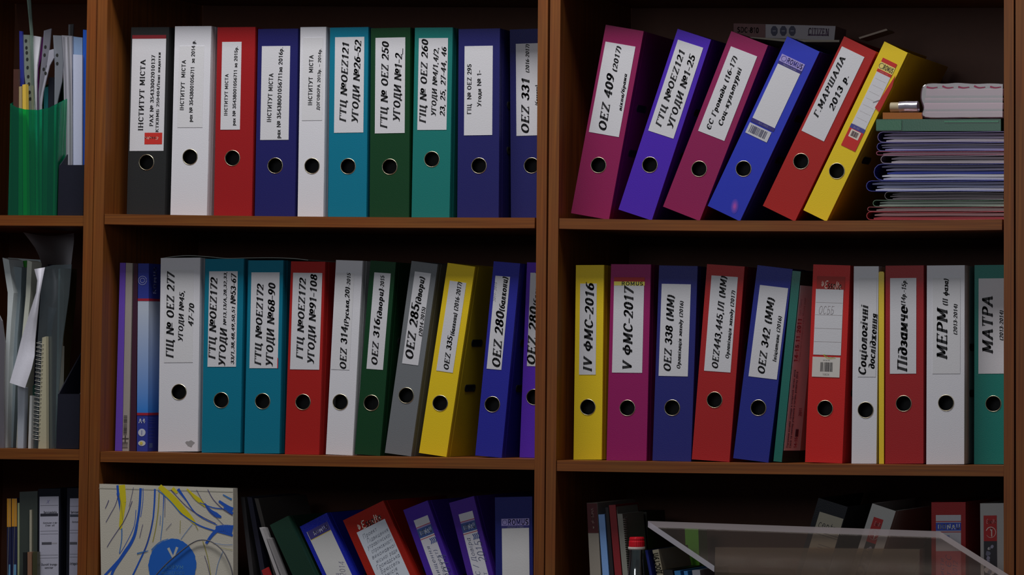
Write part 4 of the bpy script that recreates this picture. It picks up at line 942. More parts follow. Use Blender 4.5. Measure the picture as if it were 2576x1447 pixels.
# printed blue box
fr = [(163,152),(228,152),(220,1288),(155,1288)]
o, org = thing('storage_box', 'slim blue printed cardboard box marked А4 left of the white binder', 'box', None, 7, fr, .045, .23, P((30,40,112)), B2_)
def gradm():
    m, n, l, p = nodes_of('graded_print'); tc = n.new('ShaderNodeTexCoord'); sp = n.new('ShaderNodeSeparateXYZ'); mr = n.new('ShaderNodeMapRange')
    mr.inputs['From Min'].default_value = .065; mr.inputs['From Max'].default_value = .25
    l.new(tc.outputs['Object'], sp.inputs[0]); l.new(sp.outputs['Z'], mr.inputs['Value'])
    cr = n.new('ShaderNodeValToRGB'); cr.color_ramp.elements[0].color = [lin(c)*K for c in (28,92,160)]+[1]; cr.color_ramp.elements[1].color = [lin(c)*K for c in (138,146,160)]+[1]
    l.new(mr.outputs[0], cr.inputs['Fac']); l.new(cr.outputs['Color'], p.inputs['Base Color']); p.inputs['Roughness'].default_value = .4; return m
GM = gradm()
hgt = [px(*zp(7, q), .045)-org for q in fr]
def xat(zz, side):                                   # x of the left/right front edge at local height
    a, b = (hgt[3], hgt[0]) if side == 0 else (hgt[2], hgt[1]); return a.x+(b.x-a.x)*(zz-a.z)/(b.z-a.z)
def zat(y): return px(*zp(7, (190, y)), .045).z-org.z
za, zb_ = zat(1060), zat(380)
mb = MB(); mb.add([(xat(za,0), -.0003, za), (xat(za,1)+.0003, -.0003, za), (xat(zb_,1)+.0003, -.0003, zb_), (xat(zb_,0), -.0003, zb_), (xat(za,1)+.0003, .22, za), (xat(zb_,1)+.0003, .22, zb_)], [(0,1,2,3), (1,4,5,2)])
mb.obj('graded_print', GM, o)
for y in (372, 1066):
    mb = MB(); c = zat(y); mb.add([(xat(c,0), -.0006, c-.0022), (xat(c,1)+.0006, -.0006, c-.0022), (xat(c,1)+.0006, -.0006, c+.0022), (xat(c,0), -.0006, c+.0022), (xat(c,1)+.0006, .22, c-.0022), (xat(c,1)+.0006, .22, c+.0022)], [(0,1,2,3), (1,4,5,2)])
    mb.obj('red_stripe', P((120,24,40), .4), o)
def d_(ink, loc):
    c = loc((190, 255)); q = (120,125,160)
    for r in (.0075, .004): ink.stroke([(c[0]+r*math.cos(a), c[1]+r*math.sin(a)) for a in [i*.5 for i in range(14)]], .0009, .0009, q)
    ink.text('А4', loc((166, 1105)), loc((206, 1105)), .0085, 'B', (150,155,170))
    c = loc((186, 1178)); ink.poly([(c[0]+.0068*math.cos(a), c[1]+.0068*math.sin(a)) for a in [i*.39 for i in range(16)]], (140,145,158)); ink.stroke([(c[0], c[1]+.004), (c[0], c[1]-.004)], .0008, .0008, (40,46,110), .0005)
    c = loc((186, 1243)); ink.poly([(c[0]+.0068*math.cos(a), c[1]+.0048*math.sin(a)) for a in [i*.39 for i in range(16)]], (146,150,150)); ink.poly([(c[0]-.001+.003*math.cos(a), c[1]+.0028*math.sin(a)) for a in [i*.6 for i in range(10)]], (150,140,60), .0004)
inkchild(o, org, 7, .045, d_, 'box_print')
ik = Ink(-.0006); zz0, zz1 = zat(338), zat(172)
ik.text('ROMUS', (.012, zz0), (.012, zz1), .011, 'B', (110,115,150)); 
for i, y in enumerate((1090,1105,1120,1150,1170,1190,1210)): ik.rect(.004, zat(y)-.0004, .028, zat(y)+.0004, (50,58,112))
ik.rect(.004, zat(1275), .022, zat(1240), (52,66,100)); ik.bars(.006, zat(1272), .020, zat(1243), 8, (70,86,116))
s = ik.obj('side_print', o); s.location = (xat(zat(700),1)+.0022, 0, 0); s.rotation_euler = (0, math.atan2(hgt[1].x-hgt[2].x, hgt[1].z-hgt[2].z)*0, math.pi/2)
# sheet lying over the binder tops
top = px(560, 651, .03).z
pts = smooth([(404,650),(440,644.5),(480,642.5),(530,646),(570,649.5),(620,648.5),(690,648),(740,650),(775,654)], 4); vs = []
r0 = px(580, 650, .05)
r0 = Vector((r0.x, r0.y, r0.z))
for p in pts:
    w = px(p[0], p[1]+1.5, .05)-r0
    vs += [w, w+Vector((0, .20, .0)), w+Vector((0, .20, .0012)), w+Vector((0, 0, .0012))]
n_ = len(pts); fs = [(4*i+q, 4*i+4+q, 4*i+4+(q+1) % 4, 4*i+(q+1) % 4) for i in range(n_-1) for q in range(4)]+[(0,1,2,3), (4*n_-1,4*n_-2,4*n_-3,4*n_-4)]
o = mesh_obj('paper_sheet', vs, fs, P((105,108,104), .4, 'paper')); o.location = r0; tag(o, 'thin grey sheet lying across the tops of white and cyan binders', 'paper')

# --- right bookcase, middle shelf: teal folder with a printed sheet, thin yellow folder
fr = [(134,158),(184,165),(68,1322),(9,1318)]
W_ = [px(*zp(10, q), .045) for q in fr]; th = math.atan2((W_[1]-W_[2]).x, (W_[1]-W_[2]).z); ww = (W_[1]-W_[0]).length
o0 = (W_[2]+W_[3])/2; f = SH[('C', 2)]; hh = (W_[1]-W_[2]).length
o0 = settle(o0, th, ww, hh, 'C', 2)+Vector((0, 0, .0125*math.sin(th))); root = tag(empty('ring_folder', o0, th), 'slim teal folder leaning between navy and bright red binders, white printed sheet on its side', 'folder')
MT = paint((8,78,70), .35, .1, 500, .05, key='binder_board')
MB().box(-ww/2, ww/2, 0, .002, 0, hh).obj('spine', MT, root)
FL = .0125; PHI = math.atan2(FL, .058)
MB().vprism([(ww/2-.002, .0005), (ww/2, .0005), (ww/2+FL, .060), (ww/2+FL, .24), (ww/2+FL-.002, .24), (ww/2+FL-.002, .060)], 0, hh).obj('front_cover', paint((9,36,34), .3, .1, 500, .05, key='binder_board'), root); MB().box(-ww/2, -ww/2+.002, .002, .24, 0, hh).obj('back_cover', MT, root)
MB().box(-ww/2+.004, ww/2-.004, .02, .22, .004, hh-.01).obj('paper_block', PAPER, root)
sh = MB().vprism([(ww/2+.0004, .0035), (ww/2+.0010, .0035), (ww/2+FL+.0006, .060), (ww/2+FL+.0006, .20), (ww/2+FL, .20), (ww/2+FL, .060)], .020, hh-.024).obj('printed_sheet', paint((178,168,172), .35, .05, 300, .03, key='paper'), root)
ik = Ink(-.0009); H0 = hh-.024
def yy(v): return hh-(v-162)/1158*hh
RR = (138,50,70)
ik.text('14-15.11.2011', (.0105, yy(712)), (.0105, yy(445)), .012, 'B', RR)
ik.text('Львів, Україна', (.0085, yy(430)), (.0085, yy(330)), .006, 'T', (120,70,90)); ik.text('Міська рада', (.021, yy(430)), (.021, yy(320)), .006, 'T', (120,70,90))
ik.text('Програма розвитку громадянської освіти', (.023, yy(712)), (.023, yy(440)), .005, 'T', (110,80,96))
ik.text('Підтримка місцевої громади в історичній частині міста', (.011, yy(1235)), (.011, yy(760)), .006, 'N', (92,66,84)); ik.text('Сесія та семінар учасників з питань розвитку 2014', (.021, yy(1235)), (.021, yy(770)), .006, 'N', (92,66,84))
ik.text('14-15', (.039, yy(1235)), (.039, yy(1170)), .009, 'N', RR); ik.rect(.036, yy(1165), .046, yy(1120), (70,40,56)); ik.text('2011', (.045, yy(1040)), (.045, yy(990)), .009, 'N', RR)
s = ik.obj('lettering', sh); s.location = (ww/2+.0004, .001, 0); s.rotation_euler = (0, 0, math.pi/2-PHI)
thing('folder', 'thin yellow folder squeezed between narrow white and dark red binders', 'folder', None, 10, [(652,160),(659,153),(680,153),(685,162),(684,1327),(654,1327)], .045, .23, P((190,152,24), .35), C2_)

# --- right bookcase, upper shelf: pile of folders
gS = 'pile of folders at the right of the upper right shelf'
rnd = random.Random(11)
def soft_folder(label, x0, x1, yb, yt, cover, sheets, Y=.03, fold=True, group=gS):
    """folder lying flat: a cover folded round at its left end and the loose sheets inside it"""
    a, b = px(*zp(5, (x0, yb)), Y), px(*zp(5, (x1, yb)), Y); zt = px(*zp(5, ((x0+x1)/2, yt)), Y).z; zb = (a.z+b.z)/2
    global STK
    if STK is not None: zb = STK+.0003
    h = zt-zb; xs, xe = a.x, b.x; STK = zt
    org = Vector(((xs+xe)/2, Y, zb)); root = tag(empty('document_folder', org), label, 'folder', group)
    n = 26; t = .0009; D = .26; mat = P(cover, .25, 'folder_plastic')
    def wav(x, s): return 0.0006*math.sin(x*37+s*2.1)+.0004*math.sin(x*91+s)
    xs -= org.x; xe -= org.x; r = h/2
    path = [(xe, h-t/2)]+[(xe+(xs+r-xe)*i/10, h-t/2-.0012*math.sin(i/10*3.14)) for i in range(1, 11)]
    path += [(xs+r-r*math.sin(k*math.pi/6)*.95, h/2+(h/2-t/2)*math.cos(k*math.pi/6)) for k in range(1, 6)]
    path += [(xs+r+(xe-xs-r)*i/10, t/2) for i in range(0, 11)]
    vs = []
    for i, p in enumerate(path):
        q0, q1 = path[max(0, i-1)], path[min(len(path)-1, i+1)]; dx, dz = q1[0]-q0[0], q1[1]-q0[1]; l_ = math.hypot(dx, dz)
        nx, nz = -dz/l_*t/2, dx/l_*t/2
        for yq in (0, D): vs += [(p[0]+nx, yq, p[1]+nz), (p[0]-nx, yq, p[1]-nz)]
    fs = []
    for i in range(len(path)-1):
        c, d = 4*i, 4*i+4; fs += [(c, c+1, d+1, d), (c+2, d+2, d+3, c+3), (c, d, d+2, c+2), (c+1, c+3, d+3, d+1)]
    mesh_obj('cover', vs, fs, mat, root)
    k = len(sheets); zz = t*1.2; sp = (h-2.6*t)/k
    for i, c in enumerate(sheets):
        x_0 = xs+r*.9+rnd.random()*.012; mb = MB(); N = 14; vs = []; th_ = sp*.8
        for j in range(N+1):
            x = x_0+(xe-.001-x_0)*j/N; w = (0 if k == 1 else .00025*math.sin(x*40+i)); e = 1 if j not in (0,) else .5
            vs += [(x, .004+.001*(i % 3), zz+w), (x, D-.01, zz+w), (x, D-.01, zz+w+th_*e), (x, .004+.001*(i % 3), zz+w+th_*e)]
        fs = [(4*j+q, 4*j+(q+1) % 4, 4*j+4+(q+1) % 4, 4*j+4+q) for j in range(N) for q in range(4)]+[(3,2,1,0), (4*N,4*N+1,4*N+2,4*N+3)]
        mesh_obj('paper_stack', vs, fs, P(c, .45, 'paper'), root); zz += sp
    return root
STK = SH[('C', 1)](px(2526, 550, .03).x)
soft_folder('red plastic folder at the very bottom of the pile', 538, 1388, 1292, 1232, (128,14,26), [(112,20,30), (150,120,124)])
soft_folder('pinkish red folder second from the bottom of the pile', 545, 1388, 1232, 1202, (110,34,44), [(140,128,126)])
soft_folder('clear folder with a green left edge low in the pile', 578, 1388, 1202, 1160, (60,86,66), [(140,140,134), (118,126,120)])
soft_folder('smoky grey folder above the green edged one in the pile', 650, 1384, 1160, 1108, (62,54,60), [(64,56,62), (84,74,80), (60,52,60)])
soft_folder('blue edged folder that sticks out furthest left in the pile', 536, 1386, 1104, 1040, (28,34,120), [(128,128,138), (108,112,140), (96,98,130)])
soft_folder('blue folder with white sheets above the longest one in the pile', 582, 1388, 1038, 936, (34,38,116), [(128,128,140), (140,140,150), (34,48,140), (84,82,108), (70,66,100)])
soft_folder('clear folder with grey papers in the middle of the pile', 626, 1388, 935, 884, (104,92,106), [(124,118,124), (112,102,114)])
soft_folder('magenta streaked clear folder in the middle of the pile', 600, 1388, 883, 858, (120,40,70), [(138,118,130)])
soft_folder('violet edged folder with pale papers in the upper pile', 602, 1388, 857, 805, (48,40,110), [(104,98,128), (96,90,120), (120,112,128)])
soft_folder('top clear folder with purple tinted sheets below the green box', 606, 1388, 804, 738, (74,60,110), [(118,112,118), (104,96,120), (96,80,110)])
# green box and what lies on it
gb, org = slab('document_box', 5, [(600,662),(1368,660),(1368,760),(1010,756),(600,728)][:2]+[(1368,735),(600,735)], .03, .25, P((8,58,40), .3, 'green_plastic'), None, None); tag(gb, 'flat dark green plastic box on top of the folder pile', 'box')
gb.location.z += STK+.0004-gb.location.z
GT = gb.location.z+max(v.co.z for v in gb.data.vertices)
MB().box(-.0+min(v.co.x for v in gb.data.vertices)-.0, min(v.co.x for v in gb.data.vertices)+.045, -.0012, 0, .002, GT-gb.location.z-.002).obj('lid_flap', P((18,70,46), .3, 'green_plastic'), gb)
MB().box(min(v.co.x for v in gb.data.vertices)+.12, max(v.co.x for v in gb.data.vertices)-.004, -.0010, 0, GT-gb.location.z-.006, GT-gb.location.z-.003).obj('rim', P((20,84,58), .3, 'green_plastic'), gb)
en, org = slab('envelope', 5, [(640,572),(885,572),(885,612),(640,612)], .035, .2, P((118,66,18), .6), None, None); tag(en, 'orange brown envelope wedge on the green box', 'envelope'); en.location.z = GT+.0004
ET = GT+.0004+max(v.co.z for v in en.data.vertices)
# clear bag of rolled papers
bx0, bx1 = px(*zp(5,(872,600)), .03).x, px(*zp(5,(1388,600)), .03).x
bz0 = GT+.0004; bz1 = px(*zp(5,(1000,442)), .03).z
root = tag(empty('document_bag', ((bx0+bx1)/2, .03, bz0)), 'bulging clear bag of white papers on top of the folder pile', 'bag', None)
hx = (bx1-bx0)/2; hz = bz1-bz0
for i, (z0, z1, x0_, c) in enumerate(((.001, .22, .04, (84,74,76)), (.24, .46, .03, (104,94,98)), (.48, .60, .035, (76,60,66)), (.62, .86, .05, (78,58,68)))):
    MB().box(-hx+x0_*hx*2, hx-.002, .006, .23, hz*z0+.001, hz*z1, 0, .002).obj('paper_stack', P(c, .5, 'paper'), root)
pr = smooth([(hx, .0005), (0, .0005), (-hx*.9, .0015), (-hx*.93, hz*.3), (-hx*1.0, hz*.62), (-hx*.9, hz*.97), (-hx*.4, hz*1.0), (-hx*.1, hz*1.02), (hx*.3, hz*.985), (hx*.7, hz*1.0), (hx, hz*.98)], 5)
vs = []; t = .0006
for x, zz in pr:
    q = .0015*math.sin(x*90)
    vs += [(x, -.001+q*.3, zz+q*.4), (x, .235, zz+q*.4)]
n_ = len(pr); fs = [(2*i, 2*i+1, 2*i+3, 2*i+2) for i in range(n_-1)]
c0 = len(vs); vs += [(x*.97, -.002, .002+zz*.96) for x, zz in pr]; fs += [(2*i, 2*i+2, c0+i+1, c0+i) for i in range(n_-1)]+[tuple(range(c0, c0+n_))]
BAG = clear((96,76,86), .9, .15, .2, .25, fres=.5)
mesh_obj('plastic_film', vs, fs, BAG, root, smooth=False)
ik = Ink(-.0032); 
for i in range(5):
    x = -hx*.85+i*hx*.38; ik.stroke([(x, hz*(.90+.02*(i % 2))), (x+hx*.12, hz*.87), (x+hx*.26, hz*.89)], .0035, .0015, (112,36,62))
ik.obj('red_print', root)
# rolled tube with plastic end left of the bag
c = px(*zp(5,(790,530)), .05); r_ = .0098
root = tag(empty('paper_roll', (c.x, .05, ET+r_+.0004)), 'short cream paper roll wrapped in plastic left of the clear bag', 'roll', None)
L2 = px(*zp(5,(866,530)), .05).x-c.x; L1 = px(*zp(5,(690,530)), .05).x-c.x
mb = MB(); mb.tube([(L1, 0, 0), (L1*.4, 0, 0)], r_*.86, 20); mb.obj('cream_end', P((128,118,96), .6, 'paper'), root, smooth=False)
mb = MB(); mb.tube([(L1*.45, 0, 0), (0, 0, .001), (L2*.5, 0, .0005), (L2-.002, 0, .001)], r_, 20); mb.obj('plastic_wrap', clear((120,116,130), .8, .5, .15, .6), root, smooth=False)
# boxes and papers lying behind the leaning tops
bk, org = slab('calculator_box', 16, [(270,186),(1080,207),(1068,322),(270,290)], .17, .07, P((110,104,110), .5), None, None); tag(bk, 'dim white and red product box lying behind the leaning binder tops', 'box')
rd, _ = slab('red_end_panel', 16, [(270,186),(522,193),(522,300),(270,290)], .1692, .0006, P((64,16,18), .5), bk, None, base=org)
def d_(ink, loc):
    for x in (565, 637, 708):
        c = loc((x+28, 246)); ink.poly([(c[0]+.0065*math.cos(a)*(1 if abs(math.cos(a)) > .3 else 1), c[1]+.0095*math.sin(a)) for a in [math.pi/8+i*math.pi/4 for i in range(8)]], (34,32,52), .0002)
        ink.rect(c[0]-.003, c[1]-.001, c[0]+.003, c[1]+.001, (90,88,100), .0004)
    ink.text('CITIZEN', loc((862, 250)), loc((1028, 258)), .0125, 'S', (56,36,58)); ink.rect(loc((862,0))[0], loc((0,290))[1], loc((1028,0))[0], loc((0,278))[1], (60,40,64))
    ink.text('SDC-810', loc((300, 236)), loc((470, 242)), .009, 'N', (40,12,14), .0014)
inkchild(bk, org, 16, .17, d_, 'box_print')
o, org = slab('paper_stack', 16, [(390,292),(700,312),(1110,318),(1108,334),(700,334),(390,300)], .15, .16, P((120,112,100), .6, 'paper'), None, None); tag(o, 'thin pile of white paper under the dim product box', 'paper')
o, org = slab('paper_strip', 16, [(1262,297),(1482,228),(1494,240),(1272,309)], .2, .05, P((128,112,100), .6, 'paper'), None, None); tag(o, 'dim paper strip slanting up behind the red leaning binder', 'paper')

# --- centre bookcase, lower shelf: paper bag and leaning booklets
Yb = .0004
fr = [(149,188),(1815,243),(1822,2750),(196,2750)]
W_ = [px(*zp(12, q), Yb) for q in fr]; f = SH[('B', 3)]; dz = max(f(W_[2].x), f(W_[3].x))-min(W_[2].z, W_[3].z)+.0005
org = Vector(((W_[2].x+W_[3].x)/2, Yb, f((W_[2].x+W_[3].x)/2)))
root = tag(empty('paper_bag', org), 'white paper bag with blue and yellow brush strokes and a blue disc', 'bag')
bot = max(f(W_[2].x), f(W_[3].x))+.0006-org.z
pts = [(W_[3].x-org.x, bot), (W_[2].x-org.x, bot), (W_[1].x-org.x, W_[1].z-org.z), (W_[0].x-org.x, W_[0].z-org.z)]
PB = paint((150,146,136), .7, .25, 500, .04, key='bag_paper')
T_ = .0012; dpt = .017
MB().prism(pts, 0, T_).obj('front_panel', PB, root); MB().prism(pts, dpt, dpt+T_).obj('back_panel', PB, root)
for i, nm in ((1, 'side_gusset'), (0, 'side_gusset')):
    a, b = pts[i], pts[3-i]; sx = -1 if i == 1 else 0
    MB().prism([(a[0]+sx*T_, a[1]), (a[0]+(sx+1)*T_, a[1]), (b[0]+(sx+1)*T_, b[1]), (b[0]+sx*T_, b[1])], T_, dpt).obj(nm, PB, root)
ink = Ink(-.0003)
def lc(p): w = px(*zp(12, p), Yb); return (w.x-org.x, w.z-org.z)
S12 = 4.954*1500
def st(w0, w1, c, *p): global DY; DY += .000008; ink.stroke([lc(q) for q in p], w0/S12, w1/S12, c, DY)
DY = 0
BL=(18,62,142); YE=(160,148,16); DN=(44,40,84); LB=(40,86,140); GY=(118,112,40)
st(10,10,(124,122,112),(140,240),(900,262),(1812,288))
st(30,30,BL,(375,204),(378,250),(386,340)); st(40,10,BL,(380,300),(400,430),(425,620))
st(84,80,YE,(430,200),(440,300),(446,420)); st(80,34,YE,(446,420),(430,580),(410,750))
st(12,8,GY,(400,330),(425,480),(440,640))
st(34,30,BL,(664,240),(655,420),(640,560),(618,690)); st(34,48,BL,(618,690),(590,820),(540,930),(480,1020)); st(48,34,BL,(480,1020),(400,1140),(330,1250),(300,1330)); st(36,30,BL,(420,1110),(310,1230),(215,1330))
st(8,8,BL,(694,240),(692,400),(664,600)); st(8,6,BL,(606,510),(580,720),(470,950),(400,1060))
st(24,20,BL,(842,250),(836,420),(822,600)); st(20,22,BL,(822,600),(790,770),(735,960),(650,1150),(565,1330)); st(8,8,DN,(810,640),(770,830),(700,1050))
st(14,10,GY,(895,300),(882,520),(852,740),(815,910)); st(20,8,BL,(950,240),(952,360),(945,520)); st(9,9,LB,(945,520),(935,700),(912,890)); st(6,6,LB,(912,580),(905,700)); st(6,5,DN,(970,300),(965,600))
st(60,90,YE,(900,215),(980,290),(1080,390)); st(90,70,YE,(1080,390),(1180,500),(1262,590)); st(70,24,YE,(1262,590),(1325,660),(1340,690)); st(50,30,YE,(1060,240),(1120,300)); 
st(10,14,LB,(880,270),(960,330),(1060,430),(1160,550)); st(12,20,BL,(1160,550),(1300,650),(1430,720),(1580,770)); st(22,30,BL,(1580,770),(1700,800),(1812,830))
st(40,16,BL,(1130,250),(1180,320),(1240,400)); st(16,10,BL,(1240,400),(1330,530),(1450,620),(1620,700)); st(8,8,DN,(1040,260),(1240,470),(1420,590),(1600,680))
st(20,54,YE,(1240,250),(1310,320),(1380,380)); st(54,30,YE,(1380,380),(1440,430),(1475,470)); st(8,8,GY,(1250,260),(1340,380),(1460,470))
st(20,66,BL,(1460,430),(1530,520),(1600,570)); st(66,20,BL,(1600,570),(1640,590),(1670,600)); st(10,16,BL,(1400,420),(1560,480),(1700,500),(1812,520)); st(30,60,BL,(1640,400),(1740,470),(1812,510)); st(14,40,BL,(1700,480),(1812,560))
st(8,10,DN,(1500,255),(1570,380),(1690,500),(1812,578)); st(6,6,DN,(1360,260),(1480,470),(1640,640),(1700,700)); st(14,24,LB,(1690,320),(1760,360),(1800,380))
st(60,120,BL,(1600,745),(1700,740),(1812,760)); st(50,34,BL,(1620,760),(1550,830),(1480,930))
st(8,8,DN,(560,400),(500,560),(440,680)); st(8,7,DN,(440,680),(350,810),(290,900),(245,975)); st(7,7,DN,(385,330),(350,450),(290,560),(232,665)); st(9,7,DN,(268,388),(248,440),(224,492)); st(6,5,DN,(575,230),(550,350),(520,470)); st(6,6,DN,(692,690),(670,780),(652,860))
st(14,10,LB,(430,740),(428,880),(400,1050)); st(6,6,LB,(1310,690),(1230,790),(1165,880)); st(8,8,GY,(1340,680),(1380,760)); st(6,6,DN,(660,1050),(740,1030)); st(18,8,LB,(620,1055),(700,1035),(760,1020))
st(6,6,GY,(1160,640),(1155,800)); st(5,5,DN,(1050,680),(980,760)); st(5,5,LB,(1560,920),(1700,945),(1812,945)); st(5,5,GY,(1660,980),(1812,1012)); st(10,8,GY,(1440,900),(1500,1100),(1540,1330)); st(7,7,DN,(1460,1080),(1500,1200),(1530,1330)); st(6,6,LB,(1690,1030),(1630,1180),(1600,1330))
c = lc((1060, 1200)); rx, rz = 322/S12, 338/S12; rr = random.Random(5)
ink.poly([(c[0]+(rx*(1+rr.uniform(-.015, .02)))*math.cos(a), c[1]+rz*(1+rr.uniform(-.015, .02))*math.sin(a)) for a in [i*math.pi/36 for i in range(72)]], (14,72,148), .0006)
st(16,8,LB,(800,1010),(900,915),(1010,872)); DY = .0008
for q in (((1010,985),(1072,1110)), ((1122,975),(1072,1110))): st(34,26,(140,142,140),*q)
ink.text('ФОРУМ', lc((955,1225)), lc((1200,1225)), 52/S12, 'T', (70,120,150), .0009); ink.text('МІСЦЕВОГО', lc((925,1296)), lc((1212,1296)), 38/S12, 'T', (70,120,150), .0009)
ink.text('САМОВРЯДУВАННЯ', lc((925,1366)), lc((1212,1366)), 38/S12, 'T', (70,120,150), .0009)
ink.obj('brush_print', root)
ik = Ink(-.0003)
for y, c_ in ((.071,(150,140,20)), (.087,BL), (.102,LB)): ik.rect(.002, pts[2][1]-y-.0025, .014, pts[2][1]-y+.002, c_)
s = ik.obj('gusset_print', root); s.location = (pts[2][0]+.0008, 0, 0); s.rotation_euler = (0, 0, math.pi/2)
cord = smooth([lc(q) for q in ((820,1420),(870,1323),(1000,1180),(1150,1050),(1300,935),(1420,886),(1560,908),(1690,1010),(1770,1150),(1815,1280),(1825,1420))], 6)
MB().tube([(x, -.0042, zz) for x, zz in cord], .0010, 8).obj('cord_handle', paint((66,66,72), .7, .2, 600, .1, key='cord'), root, smooth=True)
gQ = 'magazines leaning between the paper bag and the binders'
for lb, tl, w, sl, Y, c in (('dark grey magazine nearest the paper bag', (-118,238), 34, .11, .05, (44,42,44)), ('black blue magazine second from the paper bag', (-62,240), 40, .17, .055, (26,26,42)), ('brownish magazine third from the paper bag', (0,250), 34, .24, .06, (58,54,52)),
      ('pale magazine with bright page edges leaning by the green binder', (42,500), 26, .345, .020, (128,126,128)), ('grey thin magazine right of the pale one', (104,590), 16, .37, .020, (104,102,104))):
    x, y = tl; dy = 1975-y
    thing('magazine', lb, 'magazine', gQ, 13, [(x, y), (x+w, y+4), (x+w+sl*dy, 1975), (x+sl*dy, 1975)], Y, .2 if Y > .03 else .022, P(c), B3_)
thing('folder', 'red folder corner in front of the leaning magazines', 'folder', None, 13, [(60,866),(112,838),(505,1975),(452,1975)], .012, .006, P((118,16,20)), B3_)

# --- right bookcase, lower shelf
gR = 'books at the left of the lower right shelf'
o, org = thing('book', 'cream book with a dark red top at the left of the lower right shelf', 'book', gR, 14, [(350,395),(470,395),(588,2700),(455,2700)], .045, .2, P((112,106,98)), C3_)
sl_ = lambda x, y, k: (x+k*(y-395), y)
inkchild(o, org, 14, .045, lambda ink, loc: (ink.poly([loc((351,397)), loc((469,397)), loc(sl_(469,742,.0512)), loc(sl_(351,742,.0456))], (58,12,18)), ink.text('NORMA', loc((424,632)), loc((410,455)), .0045, 'N', (104,80,78), .0004), ink.text('v', loc((430,690)), loc((428,668)), .004, 'N', (120,110,100), .0004)), 'spine_print')
for nm, lb, poly, Y, c in (('folder','pale blue thin folder beside the cream book', [(484,528),(556,525),(712,2700),(634,2700)], .045, (92,124,170)), ('book','thin black book between pale blue folder and red book', [(566,446),(600,444),(780,2700),(722,2700)], .045, (18,13,18)),
      ('book','dark red book leaning left beside the spiral pad', [(606,420),(682,415),(884,2700),(800,2700)], .045, (98,12,20))):
    thing(nm, lb, nm, gR, 14, poly, Y, .12, P(c), C3_)
o, org = thing('spiral_notebook', 'grey spiral pad on the lower right shelf behind the red capped bottle', 'notebook', gR, 14, [(694,436),(706,520),(762,520),(960,2700),(900,2700)], .045, .11, P((100,100,94)), C3_)
coil(o, org, 14, (782,560), (905,2400), .0045, 70, .05, (110,108,104))
thing('folder', 'very dark olive folder behind the red capped bottle', 'folder', gR, 14, [(832,498),(1040,500),(1160,2700),(990,2700)], .17, .1, P((26,26,18)), C3_)
# bottle
c = px(*zp(14,(925,850)), .022); zs = SH[('C', 3)](c.x); zt = px(*zp(14,(925,788)), .022).z-zs; zr = px(*zp(14,(925,905)), .022).z-zs; zg = px(*zp(14,(925,922)), .022).z-zs
root = tag(empty('glass_bottle', (c.x, .0235, zs+.0004)), 'clear glass bottle with a bright red cap on the lower right shelf', 'bottle')
mb = MB(); prof = [(.0, .001), (.019, .001), (.0215, .004), (.0215, zg-.09), (.020, zg-.07), (.014, zg-.045), (.0115, zg-.02), (.0115, zg)]; mb.lathe(prof, 0, 0, 32); mb.obj('bottle_body', clear((60,66,64), .9, .6, .05, .06, key='bottle_glass'), root, smooth=True)
mb = MB(); mb.lathe([(.0, zg-.002), (.0138, zg-.002), (.0146, zg), (.0144, zr), (0, zr)], 0, 0, 32); mb.obj('tamper_ring', P((160,150,146), .3), root)
mb = MB(); k = 48; prof = [(.0132, zr+.0002), (.0136, zr+.002), (.0134, zr+.009), (.0126, zr+.0105), (.0128, zt-.003), (.0118, zt-.0006), (.0, zt)]
vs = []
for j in range(k):
    a = 2*math.pi*j/k
    for i, (r, zz) in enumerate(prof): q = r*(1-(.025 if j % 2 and i < 5 else 0)); vs.append((q*math.cos(a), q*math.sin(a), zz))
n_ = len(prof); mesh_obj('screw_cap', vs, [(j*n_+i, ((j+1) % k)*n_+i, ((j+1) % k)*n_+i+1, j*n_+i+1) for j in range(k) for i in range(n_-1)], paint((150,14,26), .25, 0, 100, .02, key='cap_plastic'), root)
gT = 'small books right of the bottle'
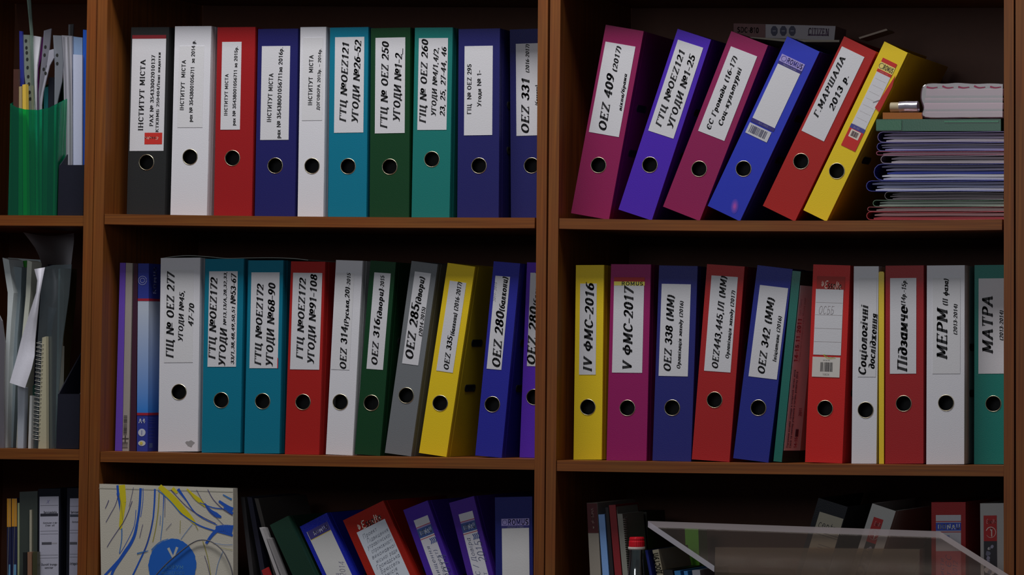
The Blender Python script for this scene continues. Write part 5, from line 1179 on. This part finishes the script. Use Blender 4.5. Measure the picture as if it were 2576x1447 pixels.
for nm, lb, poly, Y, c in (('book','narrow blue book leaning just right of the bottle', [(1024,942),(1052,940),(1378,2700),(1346,2700)], .05, (26,34,104)),
   ('book','small cream book with vertical capitals right of the bottle', [(1110,940),(1180,928),(1496,2700),(1420,2700)], .05, (128,122,104)),
   ('book','black book leaning right of the small cream book', [(1234,1168),(1340,1172),(1600,2700),(1524,2700)], .05, (13,13,16)),
   ('book','bright blue topped book low beside the clear stand', [(1362,1182),(1430,1180),(1668,2700),(1618,2700)], .05, (30,88,138)),
   ('book','second blue topped book nearer the clear stand', [(1472,1184),(1515,1184),(1730,2700),(1690,2700)], .05, (38,96,150)),
   ('book','grey topped book under the left end of the clear stand', [(1568,1174),(1658,1172),(1830,2700),(1750,2700)], .05, (104,108,118)),
   ('folder','lime green folder edge seen through the clear stand', [(1484,690),(1640,694),(1700,2700),(1560,2700)], .25, (84,150,20))):
    o, org = thing(nm, lb, nm, gT, 14, poly, Y, .05 if 'lime' in lb else .16, P(c), C3_)
    if 'small cream' in lb:
        inkchild(o, org, 14, .05, lambda ink, loc: ink.text('ДОСТУП', loc((1192,1215)), loc((1146,975)), .0085, 'N', (60,56,56)), 'lettering')
# clear acrylic stand
root = tag(empty('acrylic_stand', px(2050, 1740, .02)), 'thick clear acrylic stand with slanted top plate before the lower right binders', 'stand'); org = root.location.copy()
org.z = max(SH[('C', 3)](org.x-.2), SH[('C', 3)](org.x), SH[('C', 3)](org.x+.2))+.0006; root.location = org
CL = clear((105,102,100), .97, .0, .15, .035, key='acrylic', fres=.08); ED = clear((140,138,146), .9, .1, .5, .75, key='acrylic_edge_lit', fres=.2); FROST = clear((62,58,50), .9, .12, .35, .42, key='frosted_acrylic', fres=.2)  # ED is paler: the light its edges catch is put into the colour
A_, B_, D_ = px(1630, 1311, .030), px(2364, 1337, .030), px(1797, 1424, -.055)
C_ = B_+(D_-A_)
th_ = Vector((0, 0, -.0105)); q = [A_, B_, C_, D_]; vs = [p-org for p in q]+[p+th_-org for p in q]
mesh_obj('top_plate', vs, [(0,3,2,1), (4,5,6,7)], CL, root)
for e in ((0,1,5,4), (1,2,6,5), (3,0,4,7)): mesh_obj('lit_edge', [vs[i] for i in e], [(0,1,2,3)], ED, root)
mesh_obj('front_edge', [vs[i] for i in (2,3,7,6)], [(0,1,2,3)], CL, root)
xl, xr = px(1797, 1380, .0).x-org.x, px(2312, 1380, .0).x-org.x; zt = px(2050, 1380, .0).z-org.z
y0, y1 = -org.y+.004, -org.y+.040
MB().box(xl, xr, y0, y0+.003, 0, zt).obj('front_panel', FROST, root); MB().box(xl, xr, y1-.003, y1, 0, zt).obj('back_panel', CL, root)
MB().box(xl, xl+.003, y0+.003, y1-.003, 0, zt).obj('side_panel', CL, root); MB().box(xr-.003, xr, y0+.003, y1-.003, 0, zt).obj('side_panel', CL, root)
